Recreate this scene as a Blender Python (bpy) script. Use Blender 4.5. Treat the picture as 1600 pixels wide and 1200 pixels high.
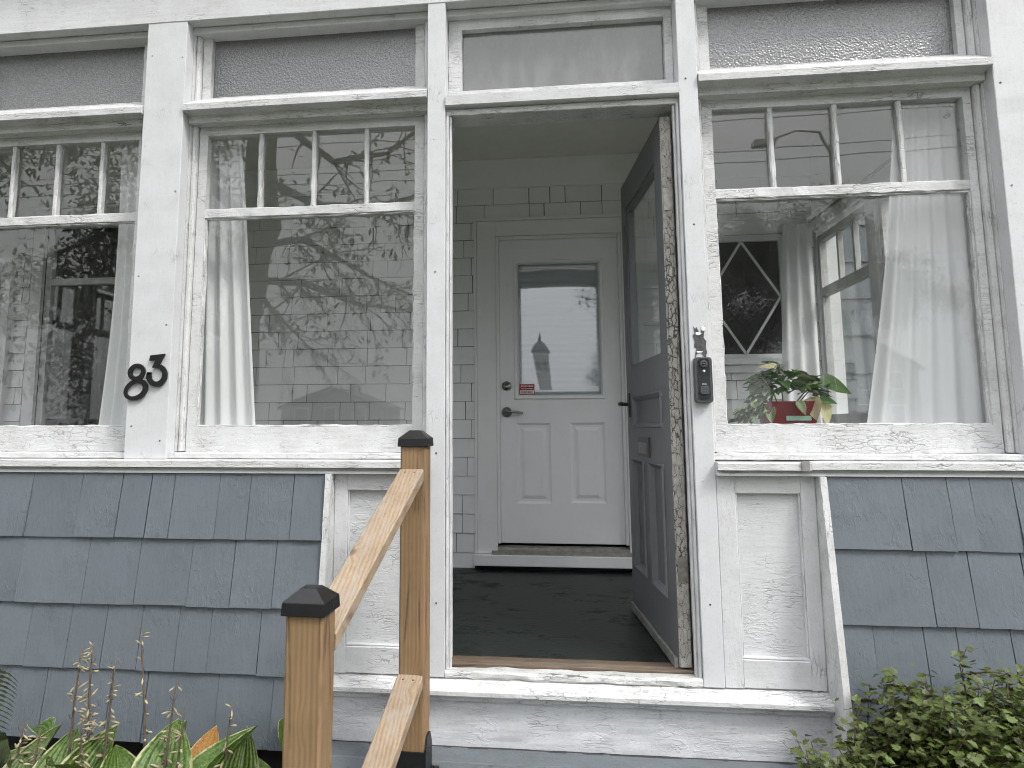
import bpy, bmesh, math, random
from mathutils import Vector, Matrix, noise
random.seed(7)
R_ = math.radians
SC = bpy.context.scene
COL = SC.collection
for o in list(bpy.data.objects): bpy.data.objects.remove(o)

# ------------------------------------------------------------------ camera
cam_d = bpy.data.cameras.new('camera'); cam = bpy.data.objects.new('camera', cam_d); COL.objects.link(cam)
cam_d.sensor_width = 36.0; cam_d.lens = 24.525
cam_d.shift_x = 70/1600; cam_d.shift_y = -70/1600
cam_d.clip_start = 0.05; cam_d.clip_end = 3000
cam.matrix_world = Matrix(((0.9934241, 0.0165862, 0.1132848, 0.37333),
                           (0.1144649, -0.1221206, -0.9858927, -2.678),
                           (-0.0025178, 0.9923767, -0.1232161, 0.89089),
                           (0, 0, 0, 1)))
SC.camera = cam
# ------------------------------------------------------------------ sky, sun, exposure
SUN_EL, SUN_AZ = R_(50), R_(126)      # azimuth clockwise from +Y: in front of the house, to the right
W = bpy.data.worlds.new('World'); SC.world = W; W.use_nodes = True
wn = W.node_tree; wn.nodes.clear()
wo = wn.nodes.new('ShaderNodeOutputWorld'); bg = wn.nodes.new('ShaderNodeBackground')
sky = wn.nodes.new('ShaderNodeTexSky'); sky.sky_type = 'NISHITA'; sky.sun_disc = False
sky.sun_elevation = SUN_EL; sky.sun_rotation = SUN_AZ; sky.dust_density = 4; sky.air_density = 1.2
hs = wn.nodes.new('ShaderNodeHueSaturation'); hs.inputs['Saturation'].default_value = 0.12
mx = wn.nodes.new('ShaderNodeMix'); mx.data_type = 'RGBA'; mx.inputs[0].default_value = 0.82
# cloud cover: three times brighter overhead than at the horizon, as overcast skies are
tcw = wn.nodes.new('ShaderNodeTexCoord'); sep = wn.nodes.new('ShaderNodeSeparateXYZ'); wn.links.new(tcw.outputs['Generated'], sep.inputs[0])
mr = wn.nodes.new('ShaderNodeMapRange'); wn.links.new(sep.outputs[2], mr.inputs[0]); mr.inputs[3].default_value = 0.40; mr.inputs[4].default_value = 1.20
vm = wn.nodes.new('ShaderNodeVectorMath'); vm.operation = 'SCALE'; vm.inputs[0].default_value = (11.35, 11.4, 11.8); wn.links.new(mr.outputs[0], vm.inputs['Scale'])
wn.links.new(vm.outputs[0], mx.inputs[7])
wn.links.new(sky.outputs[0], hs.inputs['Color']); wn.links.new(hs.outputs[0], mx.inputs[6])
wn.links.new(mx.outputs[2], bg.inputs[0]); bg.inputs[1].default_value = 0.115
wn.links.new(bg.outputs[0], wo.inputs[0])
sd = bpy.data.lights.new('sun', 'SUN'); sd.energy = 1.5; sd.angle = R_(14); sd.color = (1, 0.97, 0.93)
sun = bpy.data.objects.new('sun', sd); COL.objects.link(sun)
sdir = Vector((math.sin(SUN_AZ)*math.cos(SUN_EL), math.cos(SUN_AZ)*math.cos(SUN_EL), math.sin(SUN_EL)))
sun.rotation_euler = sdir.to_track_quat('Z', 'Y').to_euler(); sun.location = (3, -6, 8)
vs = SC.view_settings; vs.view_transform = 'Standard'; vs.look = 'None'; vs.gamma = 1; vs.use_curve_mapping = False
vs.exposure = 0.98
SC.render.engine = 'CYCLES'
SC.cycles.max_bounces = 6; SC.cycles.transparent_max_bounces = 16; SC.cycles.diffuse_bounces = 5; SC.cycles.glossy_bounces = 2
SC.cycles.transmission_bounces = 2; SC.cycles.caustics_reflective = False; SC.cycles.caustics_refractive = False
SC.cycles.use_adaptive_sampling = True; SC.cycles.adaptive_threshold = 0.04; SC.cycles.adaptive_min_samples = 12
SC.cycles.use_denoising = True; SC.cycles.filter_width = 1.1

# ------------------------------------------------------------------ helpers: nodes
def newmat(name):
    m = bpy.data.materials.new(name); m.use_nodes = True
    nt = m.node_tree; b = nt.nodes['Principled BSDF']
    return m, nt, b
def nd(nt, t, ins=None, **props):
    n = nt.nodes.new('ShaderNode' + t)
    for k, v in props.items(): setattr(n, k, v)
    for k, v in (ins or {}).items():
        s = n.inputs[k]
        if isinstance(v, bpy.types.NodeSocket): nt.links.new(v, s)
        else: s.default_value = v
    return n
def coords(nt, scale=(1, 1, 1), rnd=True):
    tc = nd(nt, 'TexCoord'); src = tc.outputs['Object']
    if rnd:
        oi = nd(nt, 'ObjectInfo'); ml = nd(nt, 'Math', {0: oi.outputs['Random'], 1: 37.0}, operation='MULTIPLY')
        src = nd(nt, 'VectorMath', {0: src, 1: ml.outputs[0]}, operation='ADD').outputs[0]
    return nd(nt, 'Mapping', {'Vector': src, 'Scale': scale}).outputs[0]
def noise_t(nt, vec, scale, detail=4, rough=0.55, dist=0.0):
    return nd(nt, 'TexNoise', {'Vector': vec, 'Scale': scale, 'Detail': detail, 'Roughness': rough, 'Distortion': dist}).outputs['Fac']
def ramp(nt, fac, a, b, c0=0.0, c1=1.0):
    return nd(nt, 'MapRange', {'Value': fac, 'From Min': a, 'From Max': b, 'To Min': c0, 'To Max': c1}).outputs[0]
def mth(nt, op, a, b=0.0):
    return nd(nt, 'Math', {0: a, 1: b}, operation=op).outputs[0]
def mixc(nt, fac, a, b):
    n = nt.nodes.new('ShaderNodeMix'); n.data_type = 'RGBA'
    for i, v in ((0, fac), (6, a), (7, b)):
        if isinstance(v, bpy.types.NodeSocket): nt.links.new(v, n.inputs[i])
        else: n.inputs[i].default_value = v if i == 0 else (*v, 1)
    return n.outputs[2]
def bump(nt, b, h, strength, dist=0.01):
    n = nd(nt, 'Bump', {'Strength': strength, 'Distance': dist, 'Height': h}); nt.links.new(n.outputs[0], b.inputs['Normal'])

def paint(name, grain='z', col=(0.74, 0.76, 0.765), crack=0.5, dirt=0.35, rough=0.5, bare=0.0, bumpk=1.0, lump=0.0, vary=0.0):
    """old oil paint on wood: brush grain, fine cracks in patches, flaked spots, grime"""
    m, nt, b = newmat(name)
    st = {'z': (60, 60, 9), 'x': (9, 60, 60), 'y': (60, 9, 60), 'n': (26, 26, 26)}[grain]
    vi = coords(nt)
    v = nd(nt, 'Mapping', {'Vector': vi, 'Scale': st}).outputs[0]
    gn = noise_t(nt, v, 1.0, 3, 0.62)
    g = ramp(nt, noise_t(nt, vi, 8.0, 5, 0.72), 0.45, 0.78, 0, dirt)
    base = mixc(nt, g, col, tuple(c*f for c, f in zip(col, (0.56, 0.55, 0.50))))
    fine = ramp(nt, gn, 0.62, 0.80, 0, 0.35*dirt)
    base = mixc(nt, fine, base, tuple(c*f for c, f in zip(col, (0.50, 0.49, 0.45))))
    if dirt > 0.21:
        sp = ramp(nt, noise_t(nt, vi, 130.0, 2, 0.6), 0.56, 0.74, 0, min(0.8, 1.1*dirt))
        base = mixc(nt, sp, base, tuple(c*f for c, f in zip(col, (0.50, 0.49, 0.46))))
    hh = mth(nt, 'MULTIPLY', gn, 0.6)
    if crack > 0.06:
        wp = nd(nt, 'TexNoise', {'Vector': vi, 'Scale': 24.0, 'Detail': 2}).outputs['Color']
        cs = {'z': (75, 75, 11), 'x': (11, 75, 75), 'y': (75, 11, 75), 'n': (40, 40, 40)}[grain]
        vv = nd(nt, 'VectorMath', {0: nd(nt, 'Mapping', {'Vector': vi, 'Scale': cs}).outputs[0], 1: nd(nt, 'VectorMath', {0: wp, 1: (1.3, 1.3, 1.3)}, operation='MULTIPLY').outputs[0]}, operation='ADD').outputs[0]
        vor = nd(nt, 'TexVoronoi', {'Vector': vv, 'Scale': 1.0}, feature='DISTANCE_TO_EDGE').outputs['Distance']
        pm = ramp(nt, noise_t(nt, vi, 7.0, 2, 0.6), 0.66 - 0.22*crack, 0.78 - 0.2*crack)
        ck = mth(nt, 'MULTIPLY', ramp(nt, vor, 0.0, 0.055, 1, 0), pm)
        base = mixc(nt, mth(nt, 'MULTIPLY', ck, 0.55), base, tuple(c*0.22 for c in col))
        hh = mth(nt, 'SUBTRACT', hh, mth(nt, 'MULTIPLY', ck, 0.8))
    if lump > 0:
        ls = {'z': (48, 48, 17), 'x': (24, 62, 62), 'y': (62, 24, 62), 'n': (40, 40, 40)}[grain]
        ln = noise_t(nt, nd(nt, 'Mapping', {'Vector': vi, 'Scale': ls}).outputs[0], 1.0, 3, 0.6, 0.8)
        hh = mth(nt, 'ADD', hh, mth(nt, 'MULTIPLY', mth(nt, 'MULTIPLY', ramp(nt, ln, 0.50, 0.56), ramp(nt, noise_t(nt, vi, 5.5, 1), 0.44, 0.62)), lump))
    if bare > 0:
        bm_ = ramp(nt, noise_t(nt, nd(nt, 'Mapping', {'Vector': vi, 'Scale': tuple(q*0.55 for q in st)}).outputs[0], 1.0, 4, 0.7), 0.74 - 0.14*bare, 0.755 - 0.14*bare)
        base = mixc(nt, bm_, base, (0.13, 0.12, 0.105))
    if vary:
        oi = nd(nt, 'ObjectInfo').outputs['Random']
        base = nd(nt, 'HueSaturation', {'Color': base, 'Value': ramp(nt, oi, 0, 1, 1 - vary, 1 + vary), 'Saturation': ramp(nt, mth(nt, 'FRACT', mth(nt, 'MULTIPLY', oi, 7.3)), 0, 1, 1 - vary, 1 + vary)}).outputs[0]
    nt.links.new(base, b.inputs['Base Color']); b.inputs['Roughness'].default_value = rough
    if bumpk: bump(nt, b, hh, 0.6*bumpk, 0.004)
    return m

def plain(name, col, rough=0.5, metal=0.0, var=0.15, nscale=30, bk=0.15):
    m, nt, b = newmat(name)
    v = coords(nt)
    f = ramp(nt, noise_t(nt, v, nscale, 5, 0.6), 0.3, 0.7)
    c = mixc(nt, f, tuple(x*(1 - var) for x in col), tuple(min(1, x*(1 + var)) for x in col))
    nt.links.new(c, b.inputs['Base Color']); b.inputs['Roughness'].default_value = rough; b.inputs['Metallic'].default_value = metal
    if bk: bump(nt, b, noise_t(nt, v, nscale*3, 4), bk, 0.003)
    return m

def wood(name, c0, c1, grain='z', weather=0.0, checks=1.0):
    m, nt, b = newmat(name)
    st = {'z': (34, 34, 0.8), 'y': (34, 0.8, 34), 'x': (0.8, 34, 34)}[grain]
    v = coords(nt, st)
    kn = nd(nt, 'TexVoronoi', {'Vector': coords(nt, {'z': (11, 11, 4.2), 'y': (11, 4.2, 11), 'x': (4.2, 11, 11)}[grain]), 'Scale': 1.0}).outputs['Distance']
    knm = ramp(nt, kn, 0.05, 0.14, 1, 0)
    vk = nd(nt, 'VectorMath', {0: v, 1: mth(nt, 'MULTIPLY', ramp(nt, kn, 0.0, 0.3, 1, 0), 0.8)}, operation='ADD').outputs[0]
    w = nd(nt, 'TexWave', {'Vector': vk, 'Scale': 0.7, 'Distortion': 2.2, 'Detail': 3, 'Detail Scale': 1.0}, bands_direction='X' if grain != 'x' else 'Y').outputs['Fac']
    n1 = noise_t(nt, v, 3.0, 7, 0.7)
    f = mth(nt, 'ADD', mth(nt, 'MULTIPLY', w, 0.28), mth(nt, 'MULTIPLY', n1, 0.75))
    c = mixc(nt, ramp(nt, f, 0.25, 0.85), c0, c1)
    blot = ramp(nt, noise_t(nt, coords(nt, (3, 3, 3)), 3.0, 4), 0.4, 0.7, 0, 0.35)
    c = mixc(nt, blot, c, tuple(x*0.72 for x in c0))
    if weather: c = mixc(nt, ramp(nt, noise_t(nt, coords(nt, tuple(s*0.4 for s in st)), 2.4, 6, 0.7), 0.45, 0.68, 0, weather), c, (0.30, 0.265, 0.225))
    c = mixc(nt, mth(nt, 'MULTIPLY', knm, 0.75), c, (0.10, 0.045, 0.018))
    chk = nd(nt, 'TexVoronoi', {'Vector': coords(nt, {'z': (16, 16, 0.7), 'y': (16, 0.7, 16), 'x': (0.7, 16, 16)}[grain]), 'Scale': 1.0}, feature='DISTANCE_TO_EDGE').outputs['Distance']
    ckm = mth(nt, 'MULTIPLY', ramp(nt, chk, 0.0, 0.05, 1, 0), ramp(nt, noise_t(nt, coords(nt), 4.0, 3), 0.44, 0.56))
    ckm = mth(nt, 'MULTIPLY', ckm, checks); c = mixc(nt, mth(nt, 'MULTIPLY', ckm, 0.7), c, (0.06, 0.03, 0.015))
    nt.links.new(c, b.inputs['Base Color']); b.inputs['Roughness'].default_value = 0.62
    bump(nt, b, mth(nt, 'SUBTRACT', mth(nt, 'MULTIPLY', f, 0.5), ckm), 0.5, 0.004)
    return m

def glass(name, f0=0.045, wob=0.25, tint=(0.97, 0.985, 0.98), dust=0.0, wscale=3.0):
    """clear old window glass: straight-through light plus a Fresnel mirror, both faces"""
    m, nt, b = newmat(name); nt.nodes.remove(b)
    out = nt.nodes['Material Output']
    v = coords(nt, (1, 1, 1))
    h = noise_t(nt, v, wscale, 2, 0.4)
    bp = nd(nt, 'Bump', {'Strength': wob, 'Distance': 0.012, 'Height': h}).outputs[0]
    lw = nd(nt, 'LayerWeight', {'Blend': 0.5}).outputs['Facing']
    p5 = mth(nt, 'POWER', lw, 5.0)
    fac = mth(nt, 'ADD', mth(nt, 'MULTIPLY', p5, 1 - f0), f0)
    tr = nd(nt, 'BsdfTransparent', {'Color': (*tint, 1)}).outputs[0]
    gl = nd(nt, 'BsdfGlossy', {'Color': (1, 1, 1, 1), 'Roughness': 0.0, 'Normal': bp}).outputs[0]
    s = nd(nt, 'MixShader', {0: fac, 1: tr, 2: gl}).outputs[0]
    if dust:
        df = nd(nt, 'BsdfDiffuse', {'Color': (0.62, 0.63, 0.62, 1)}).outputs[0]
        dm = ramp(nt, noise_t(nt, coords(nt, (5, 5, 1.6)), 5.0, 6, 0.7), 0.38, 0.72, 0.45*dust, dust)
        s = nd(nt, 'MixShader', {0: dm, 1: s, 2: df}).outputs[0]
    nt.links.new(s, out.inputs[0])
    return m

def obscure(name, scale, dens, f0=0.12, rough=0.12):
    """pebbled glass: rough mirror and scattered light through it"""
    m, nt, b = newmat(name); nt.nodes.remove(b)
    out = nt.nodes['Material Output']; v = coords(nt)
    vo = nd(nt, 'TexVoronoi', {'Vector': v, 'Scale': scale}, feature='SMOOTH_F1').outputs['Distance']
    bp = nd(nt, 'Bump', {'Strength': 0.55, 'Distance': 0.004, 'Height': mth(nt, 'ADD', vo, mth(nt, 'MULTIPLY', noise_t(nt, v, scale*1.7, 2), 0.6))}).outputs[0]
    lw = nd(nt, 'LayerWeight', {'Blend': 0.5, 'Normal': bp}).outputs['Facing']
    fac = mth(nt, 'ADD', mth(nt, 'MULTIPLY', mth(nt, 'POWER', lw, 4.0), 0.8), f0)
    tl = nd(nt, 'BsdfTranslucent', {'Color': (0.6, 0.61, 0.6, 1), 'Normal': bp}).outputs[0]
    gr = ramp(nt, noise_t(nt, v, scale*1.3, 3, 0.7), 0.40, 0.62)  # pebble glitter painted as light and dark mottle in the diffuse colour
    df = nd(nt, 'BsdfDiffuse', {'Color': mixc(nt, gr, (dens*0.45, dens*0.46, dens*0.46), (min(1, dens*2.2), min(1, dens*2.25), min(1, dens*2.25))), 'Normal': bp}).outputs[0]
    tr = nd(nt, 'BsdfTransparent', {'Color': (0.5, 0.5, 0.5, 1)}).outputs[0]
    a = nd(nt, 'MixShader', {0: 0.5, 1: tl, 2: df}).outputs[0]
    a = nd(nt, 'MixShader', {0: 0.35, 1: a, 2: tr}).outputs[0]
    gl = nd(nt, 'BsdfGlossy', {'Color': (1, 1, 1, 1), 'Roughness': rough, 'Normal': bp}).outputs[0]
    s = nd(nt, 'MixShader', {0: fac, 1: a, 2: gl}).outputs[0]
    nt.links.new(s, out.inputs[0])
    return m

def cloth(name, col, transp=0.12, transl=0.45):
    m, nt, b = newmat(name); nt.nodes.remove(b)
    out = nt.nodes['Material Output']; v = coords(nt)
    wv = noise_t(nt, nd(nt, 'Mapping', {'Vector': v, 'Scale': (1, 1, 0.25)}).outputs[0], 220, 2)
    bp = nd(nt, 'Bump', {'Strength': 0.15, 'Distance': 0.002, 'Height': wv}).outputs[0]
    df = nd(nt, 'BsdfDiffuse', {'Color': (*col, 1), 'Normal': bp}).outputs[0]
    tl = nd(nt, 'BsdfTranslucent', {'Color': (*col, 1)}).outputs[0]
    tr = nd(nt, 'BsdfTransparent', {'Color': (1, 1, 1, 1)}).outputs[0]
    a = nd(nt, 'MixShader', {0: transl, 1: df, 2: tl}).outputs[0]
    s = nd(nt, 'MixShader', {0: transp, 1: a, 2: tr}).outputs[0]
    nt.links.new(s, out.inputs[0]); return m

def leafmat(name, cg, cedge, var=0.3, edge=0.0, patch=0.0, veins=False):
    m, nt, b = newmat(name)
    oi = nd(nt, 'ObjectInfo').outputs['Random']
    v = coords(nt)
    f = ramp(nt, noise_t(nt, v, 26.0, 4), 0.35, 0.65)
    c = mixc(nt, f, tuple(x*(1 - var) for x in cg), tuple(x*(1 + var) for x in cg))
    at = nd(nt, 'Attribute', attribute_name='edge').outputs['Fac']
    if edge:
        e = mth(nt, 'ADD', at, mth(nt, 'MULTIPLY', mth(nt, 'SUBTRACT', noise_t(nt, v, 9, 3), 0.5), 0.5))
        c = mixc(nt, ramp(nt, e, 0.90, 0.97, 0, edge), c, cedge)
    if patch:
        pn = ramp(nt, noise_t(nt, v, 42.0, 3, 0.6), 0.5, 0.56, 0, patch)
        c = mixc(nt, pn, c, cedge)
    if veins:
        vn = mth(nt, 'SINE', mth(nt, 'MULTIPLY', nd(nt, 'Attribute', attribute_name='across').outputs['Fac'], 27.0))
        c = mixc(nt, ramp(nt, vn, 0.55, 1.0, 0, 0.35), c, tuple(x*0.45 for x in cg)); bump(nt, b, vn, 0.5, 0.003)
    hv = nd(nt, 'HueSaturation', {'Hue': ramp(nt, oi, 0, 1, 0.485, 0.51), 'Value': ramp(nt, oi, 0, 1, 0.75, 1.25), 'Color': c}).outputs[0]
    nt.links.new(hv, b.inputs['Base Color']); b.inputs['Roughness'].default_value = 0.45
    ws = nd(nt, 'BsdfTranslucent', {'Color': hv}).outputs[0]
    s = nd(nt, 'MixShader', {0: 0.25, 1: b.outputs[0], 2: ws}).outputs[0]
    nt.links.new(s, nt.nodes['Material Output'].inputs[0])
    return m

M = {}
M['pv'] = paint('white_paint_upright', 'z', col=(0.600, 0.608, 0.617), crack=0.45, lump=0.25)
M['pv_smooth'] = paint('white_paint_post', 'z', col=(0.582, 0.590, 0.603), crack=0.2, dirt=0.25, bumpk=0.45)
M['ph'] = paint('white_paint_level', 'x', col=(0.592, 0.60, 0.608), crack=0.5, bumpk=0.8)
M['worn'] = paint('white_paint_worn', 'x', col=(0.615, 0.62, 0.622), crack=0.9, dirt=0.55, bare=0.45, bumpk=1.2, lump=0.3)
M['sash_v'] = paint('white_sash_upright', 'z', col=(0.60, 0.607, 0.61), crack=0.8, dirt=0.55, bare=0.2, bumpk=1.1, lump=0.3)
M['sash_h'] = paint('white_sash_level', 'x', col=(0.60, 0.607, 0.61), crack=0.75, dirt=0.5, bare=0.2, bumpk=1.1, lump=0.25)
M['thick'] = paint('white_paint_thick', 'x', col=(0.585, 0.598, 0.615), crack=0.45, dirt=0.35, bumpk=1.1, lump=0.45, bare=0.05)
M['thresh'] = paint('white_threshold_worn_through', 'x', col=(0.58, 0.59, 0.58), crack=0.9, dirt=0.6, bare=1.0, bumpk=1.4, lump=0.4)
M['panel'] = paint('white_paint_panel', 'x', col=(0.595, 0.606, 0.615), crack=0.8, dirt=0.3, bumpk=0.9, lump=0.45)
M['blue'] = paint('slate_blue_paint', 'z', col=(0.115, 0.135, 0.153), crack=0.0, dirt=0.3, rough=0.46, bumpk=1.2, lump=0.28, vary=0.04)
M['blue_dark'] = plain('shadow_sheathing', (0.035, 0.038, 0.042), 0.9)  # backing darkened so the gaps between shingles read as shadow lines
M['inner'] = paint('white_inner_shingle_paint', 'z', col=(0.835, 0.848, 0.85), crack=0.0, dirt=0.15, bumpk=0.5, vary=0.03)
M['inner_trim'] = paint('white_inner_trim', 'z', col=(0.845, 0.86, 0.862), crack=0.0, dirt=0.10, bumpk=0.0)
M['doorwhite'] = paint('white_steel_door', 'z', col=(0.86, 0.875, 0.885), crack=0.0, dirt=0.10, rough=0.4, bumpk=0.0)
M['ceil'] = paint('ceiling_paint', 'x', col=(0.80, 0.785, 0.75), crack=0.0, dirt=0.2, bumpk=0.0)
M['grey'] = paint('grey_door_paint', 'z', col=(0.150, 0.157, 0.168), crack=0.0, dirt=0.2, rough=0.45, bumpk=0.8)
M['deck'] = paint('grey_deck_paint', 'x', col=(0.12, 0.138, 0.15), crack=0.5, dirt=0.5, bare=0.3, rough=0.6)
def floorpaint():
    m, nt, b = newmat('dark_green_floor_paint'); v = coords(nt)
    sc = ramp(nt, noise_t(nt, nd(nt, 'Mapping', {'Vector': v, 'Scale': (2.6, 3.4, 3)}).outputs[0], 1.6, 6, 0.72), 0.54, 0.64)
    gr = ramp(nt, noise_t(nt, v, 90.0, 2), 0.70, 0.76)
    c = mixc(nt, sc, (0.0100, 0.0145, 0.0125), (0.0125, 0.0180, 0.0152)); c = mixc(nt, mth(nt, 'MULTIPLY', gr, 0.6), c, (0.09, 0.085, 0.075))
    nt.links.new(c, b.inputs['Base Color']); nt.links.new(ramp(nt, sc, 0, 1, 0.42, 0.62), b.inputs['Roughness']); b.inputs['Specular IOR Level'].default_value = 0.3
    bump(nt, b, mth(nt, 'ADD', sc, noise_t(nt, v, 40, 3)), 0.35, 0.004); return m
M['floor'] = floorpaint()
M['bare'] = wood('bare_threshold_wood', (0.085, 0.060, 0.040), (0.17, 0.128, 0.088), 'x', 0.5)
M['cedar'] = wood('cedar_post_wood', (0.195, 0.121, 0.058), (0.290, 0.190, 0.100), 'z')
M['rail'] = wood('weathered_rail_wood', (0.215, 0.150, 0.092), (0.385, 0.300, 0.205), 'y', 0.75, 0.0)
M['black'] = plain('black_metal', (0.012, 0.012, 0.013), 0.42, 0.3, 0.2, 60, 0.1)
M['blackpl'] = plain('black_plastic', (0.018, 0.018, 0.019), 0.35, 0, 0.1, 40, 0.05)
M['darkgrey'] = plain('dark_grey_plastic', (0.06, 0.062, 0.066), 0.4, 0, 0.1, 40, 0.05)
M['lens'] = plain('lens_glass', (0.03, 0.032, 0.036), 0.08, 0, 0.05, 10, 0)
M['nickel'] = plain('brushed_nickel', (0.32, 0.31, 0.29), 0.28, 1.0, 0.15, 80, 0.05)
M['tarnish'] = plain('tarnished_metal', (0.30, 0.29, 0.26), 0.4, 0.9, 0.3, 40, 0.2)
M['alu'] = plain('aluminium_sill', (0.30, 0.29, 0.275), 0.45, 0.4, 0.25, 30, 0.2)
M['white'] = plain('white_plastic', (0.75, 0.75, 0.75), 0.5)
M['letter'] = plain('white_lettering', (0.7, 0.7, 0.7), 0.5, 0, 0.05, 10, 0)
M['red'] = plain('red_print', (0.30, 0.012, 0.02), 0.5)
M['redpot'] = plain('red_glazed_tin', (0.13, 0.004, 0.008), 0.16, 0, 0.15, 12, 0.05)
M['ribbon'] = plain('green_label_strip', (0.20, 0.33, 0.25), 0.5)
M['soil'] = plain('garden_soil', (0.035, 0.027, 0.02), 0.95, 0, 0.5, 14, 1.0)
M['glass'] = glass('old_window_glass', 0.047, 0.05, tint=(0.985, 0.99, 0.985), dust=0.012)
M['glass_door'] = glass('grey_door_glass', 0.030, 0.04, dust=0.12)
M['glass_inner'] = glass('coated_double_glazing', 0.13, 0.03, tint=(0.92, 0.94, 0.95), wscale=1.6)
M['dusty'] = glass('dusty_transom_glass', 0.07, 0.05, tint=(0.66, 0.67, 0.66), dust=0.24)
M['obsc'] = obscure('pebbled_glass', 130, 0.20, 0.13, 0.18)
M['obsc_dark'] = obscure('dark_pebbled_glass', 60, 0.008, 0.03, 0.1)
M['cloth'] = cloth('sheer_white_curtain', (0.94, 0.95, 0.96), 0.05, 0.25)
M['darkcloth'] = cloth('dark_grey_drape', (0.10, 0.10, 0.10), 0.0, 0.1)
M['blindcl'] = cloth('white_pleated_blind', (0.86, 0.885, 0.91), 0.0, 0.1)
M['room'] = plain('unlit_room', (0.05, 0.048, 0.045), 0.9)
M['asphalt'] = plain('asphalt', (0.05, 0.05, 0.052), 0.9, 0, 0.3, 8, 0.6)
M['concrete'] = plain('concrete', (0.30, 0.295, 0.285), 0.85, 0, 0.2, 8, 0.5)
M['grass'] = plain('lawn', (0.05, 0.06, 0.03), 0.9, 0, 0.4, 5, 1.0)
M['bark'] = plain('grey_brown_bark', (0.055, 0.045, 0.036), 0.9, 0, 0.4, 20, 1.0)
M['tleaf'] = leafmat('chestnut_leaf', (0.045, 0.07, 0.02), (0.1, 0.08, 0.03))
M['tleaf2'] = leafmat('maple_leaf', (0.04, 0.06, 0.022), (0.1, 0.08, 0.03))
M['hosta'] = leafmat('hosta_leaf', (0.080, 0.140, 0.024), (0.46, 0.46, 0.25), 0.45, edge=0.85, veins=True)
M['hosta_y'] = leafmat('hosta_leaf_yellowed', (0.36, 0.20, 0.04), (0.65, 0.55, 0.25), 0.3, edge=0.8)
M['fern'] = leafmat('fern_frond', (0.045, 0.065, 0.020), (0.15, 0.11, 0.04), 0.4)
M['stalk'] = plain('dried_flower_stalk', (0.10, 0.075, 0.055), 0.8, 0, 0.4, 30, 0.2)
M['pod'] = plain('dry_seed_pod', (0.27, 0.24, 0.145), 0.7, 0, 0.5, 30, 0.2)
M['shrub'] = leafmat('shrub_leaf', (0.092, 0.130, 0.030), (0.2, 0.2, 0.06), 0.35)
M['twig'] = plain('reddish_twig', (0.075, 0.05, 0.03), 0.8, 0, 0.3, 30, 0.2)
M['pothos'] = leafmat('variegated_leaf', (0.08, 0.16, 0.04), (0.50, 0.54, 0.36), 0.35, patch=0.8)
M['pgreen'] = leafmat('green_houseplant_leaf', (0.06, 0.145, 0.03), (0.3, 0.35, 0.15), 0.35)
M['pcream'] = leafmat('cream_leaf', (0.55, 0.50, 0.30), (0.3, 0.33, 0.12), 0.2, patch=0.3)

def alligator(name):
    """paint flaking off in small oblong plates, bare greyed wood between"""
    m, nt, b = newmat(name)
    vi = coords(nt)
    wv = nd(nt, 'TexNoise', {'Vector': vi, 'Scale': 60.0, 'Detail': 3}).outputs['Color']
    v = nd(nt, 'VectorMath', {0: nd(nt, 'Mapping', {'Vector': vi, 'Scale': (62, 62, 25)}).outputs[0], 1: nd(nt, 'VectorMath', {0: wv, 1: (1.1, 1.1, 1.1)}, operation='MULTIPLY').outputs[0]}, operation='ADD').outputs[0]
    vo = nd(nt, 'TexVoronoi', {'Vector': v, 'Scale': 1.0, 'Randomness': 0.85}, feature='DISTANCE_TO_EDGE', ).outputs['Distance']
    wide = ramp(nt, noise_t(nt, nd(nt, 'Mapping', {'Vector': vi, 'Scale': (1, 1, 0.5)}).outputs[0], 7.0, 3, 0.6), 0.42, 0.66, 0.03, 0.13)      # some stretches have lost more paint
    ck = mth(nt, 'SUBTRACT', 1.0, mth(nt, 'SMOOTH_MIN', mth(nt, 'DIVIDE', vo, wide), 1.0)); ck = ramp(nt, ck, 0.1, 0.6)
    c = mixc(nt, ramp(nt, noise_t(nt, vi, 22.0, 4), 0.3, 0.7), (0.46, 0.445, 0.41), (0.28, 0.265, 0.235))
    c = mixc(nt, mth(nt, 'MULTIPLY', ck, 0.88), c, (0.045, 0.038, 0.032))
    nt.links.new(c, b.inputs['Base Color']); b.inputs['Roughness'].default_value = 0.75
    bump(nt, b, mth(nt, 'SUBTRACT', noise_t(nt, v, 2.0, 3), mth(nt, 'MULTIPLY', ck, 2.0)), 0.7, 0.004)
    return m
M['alligator'] = alligator('alligatored_paint')

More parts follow.
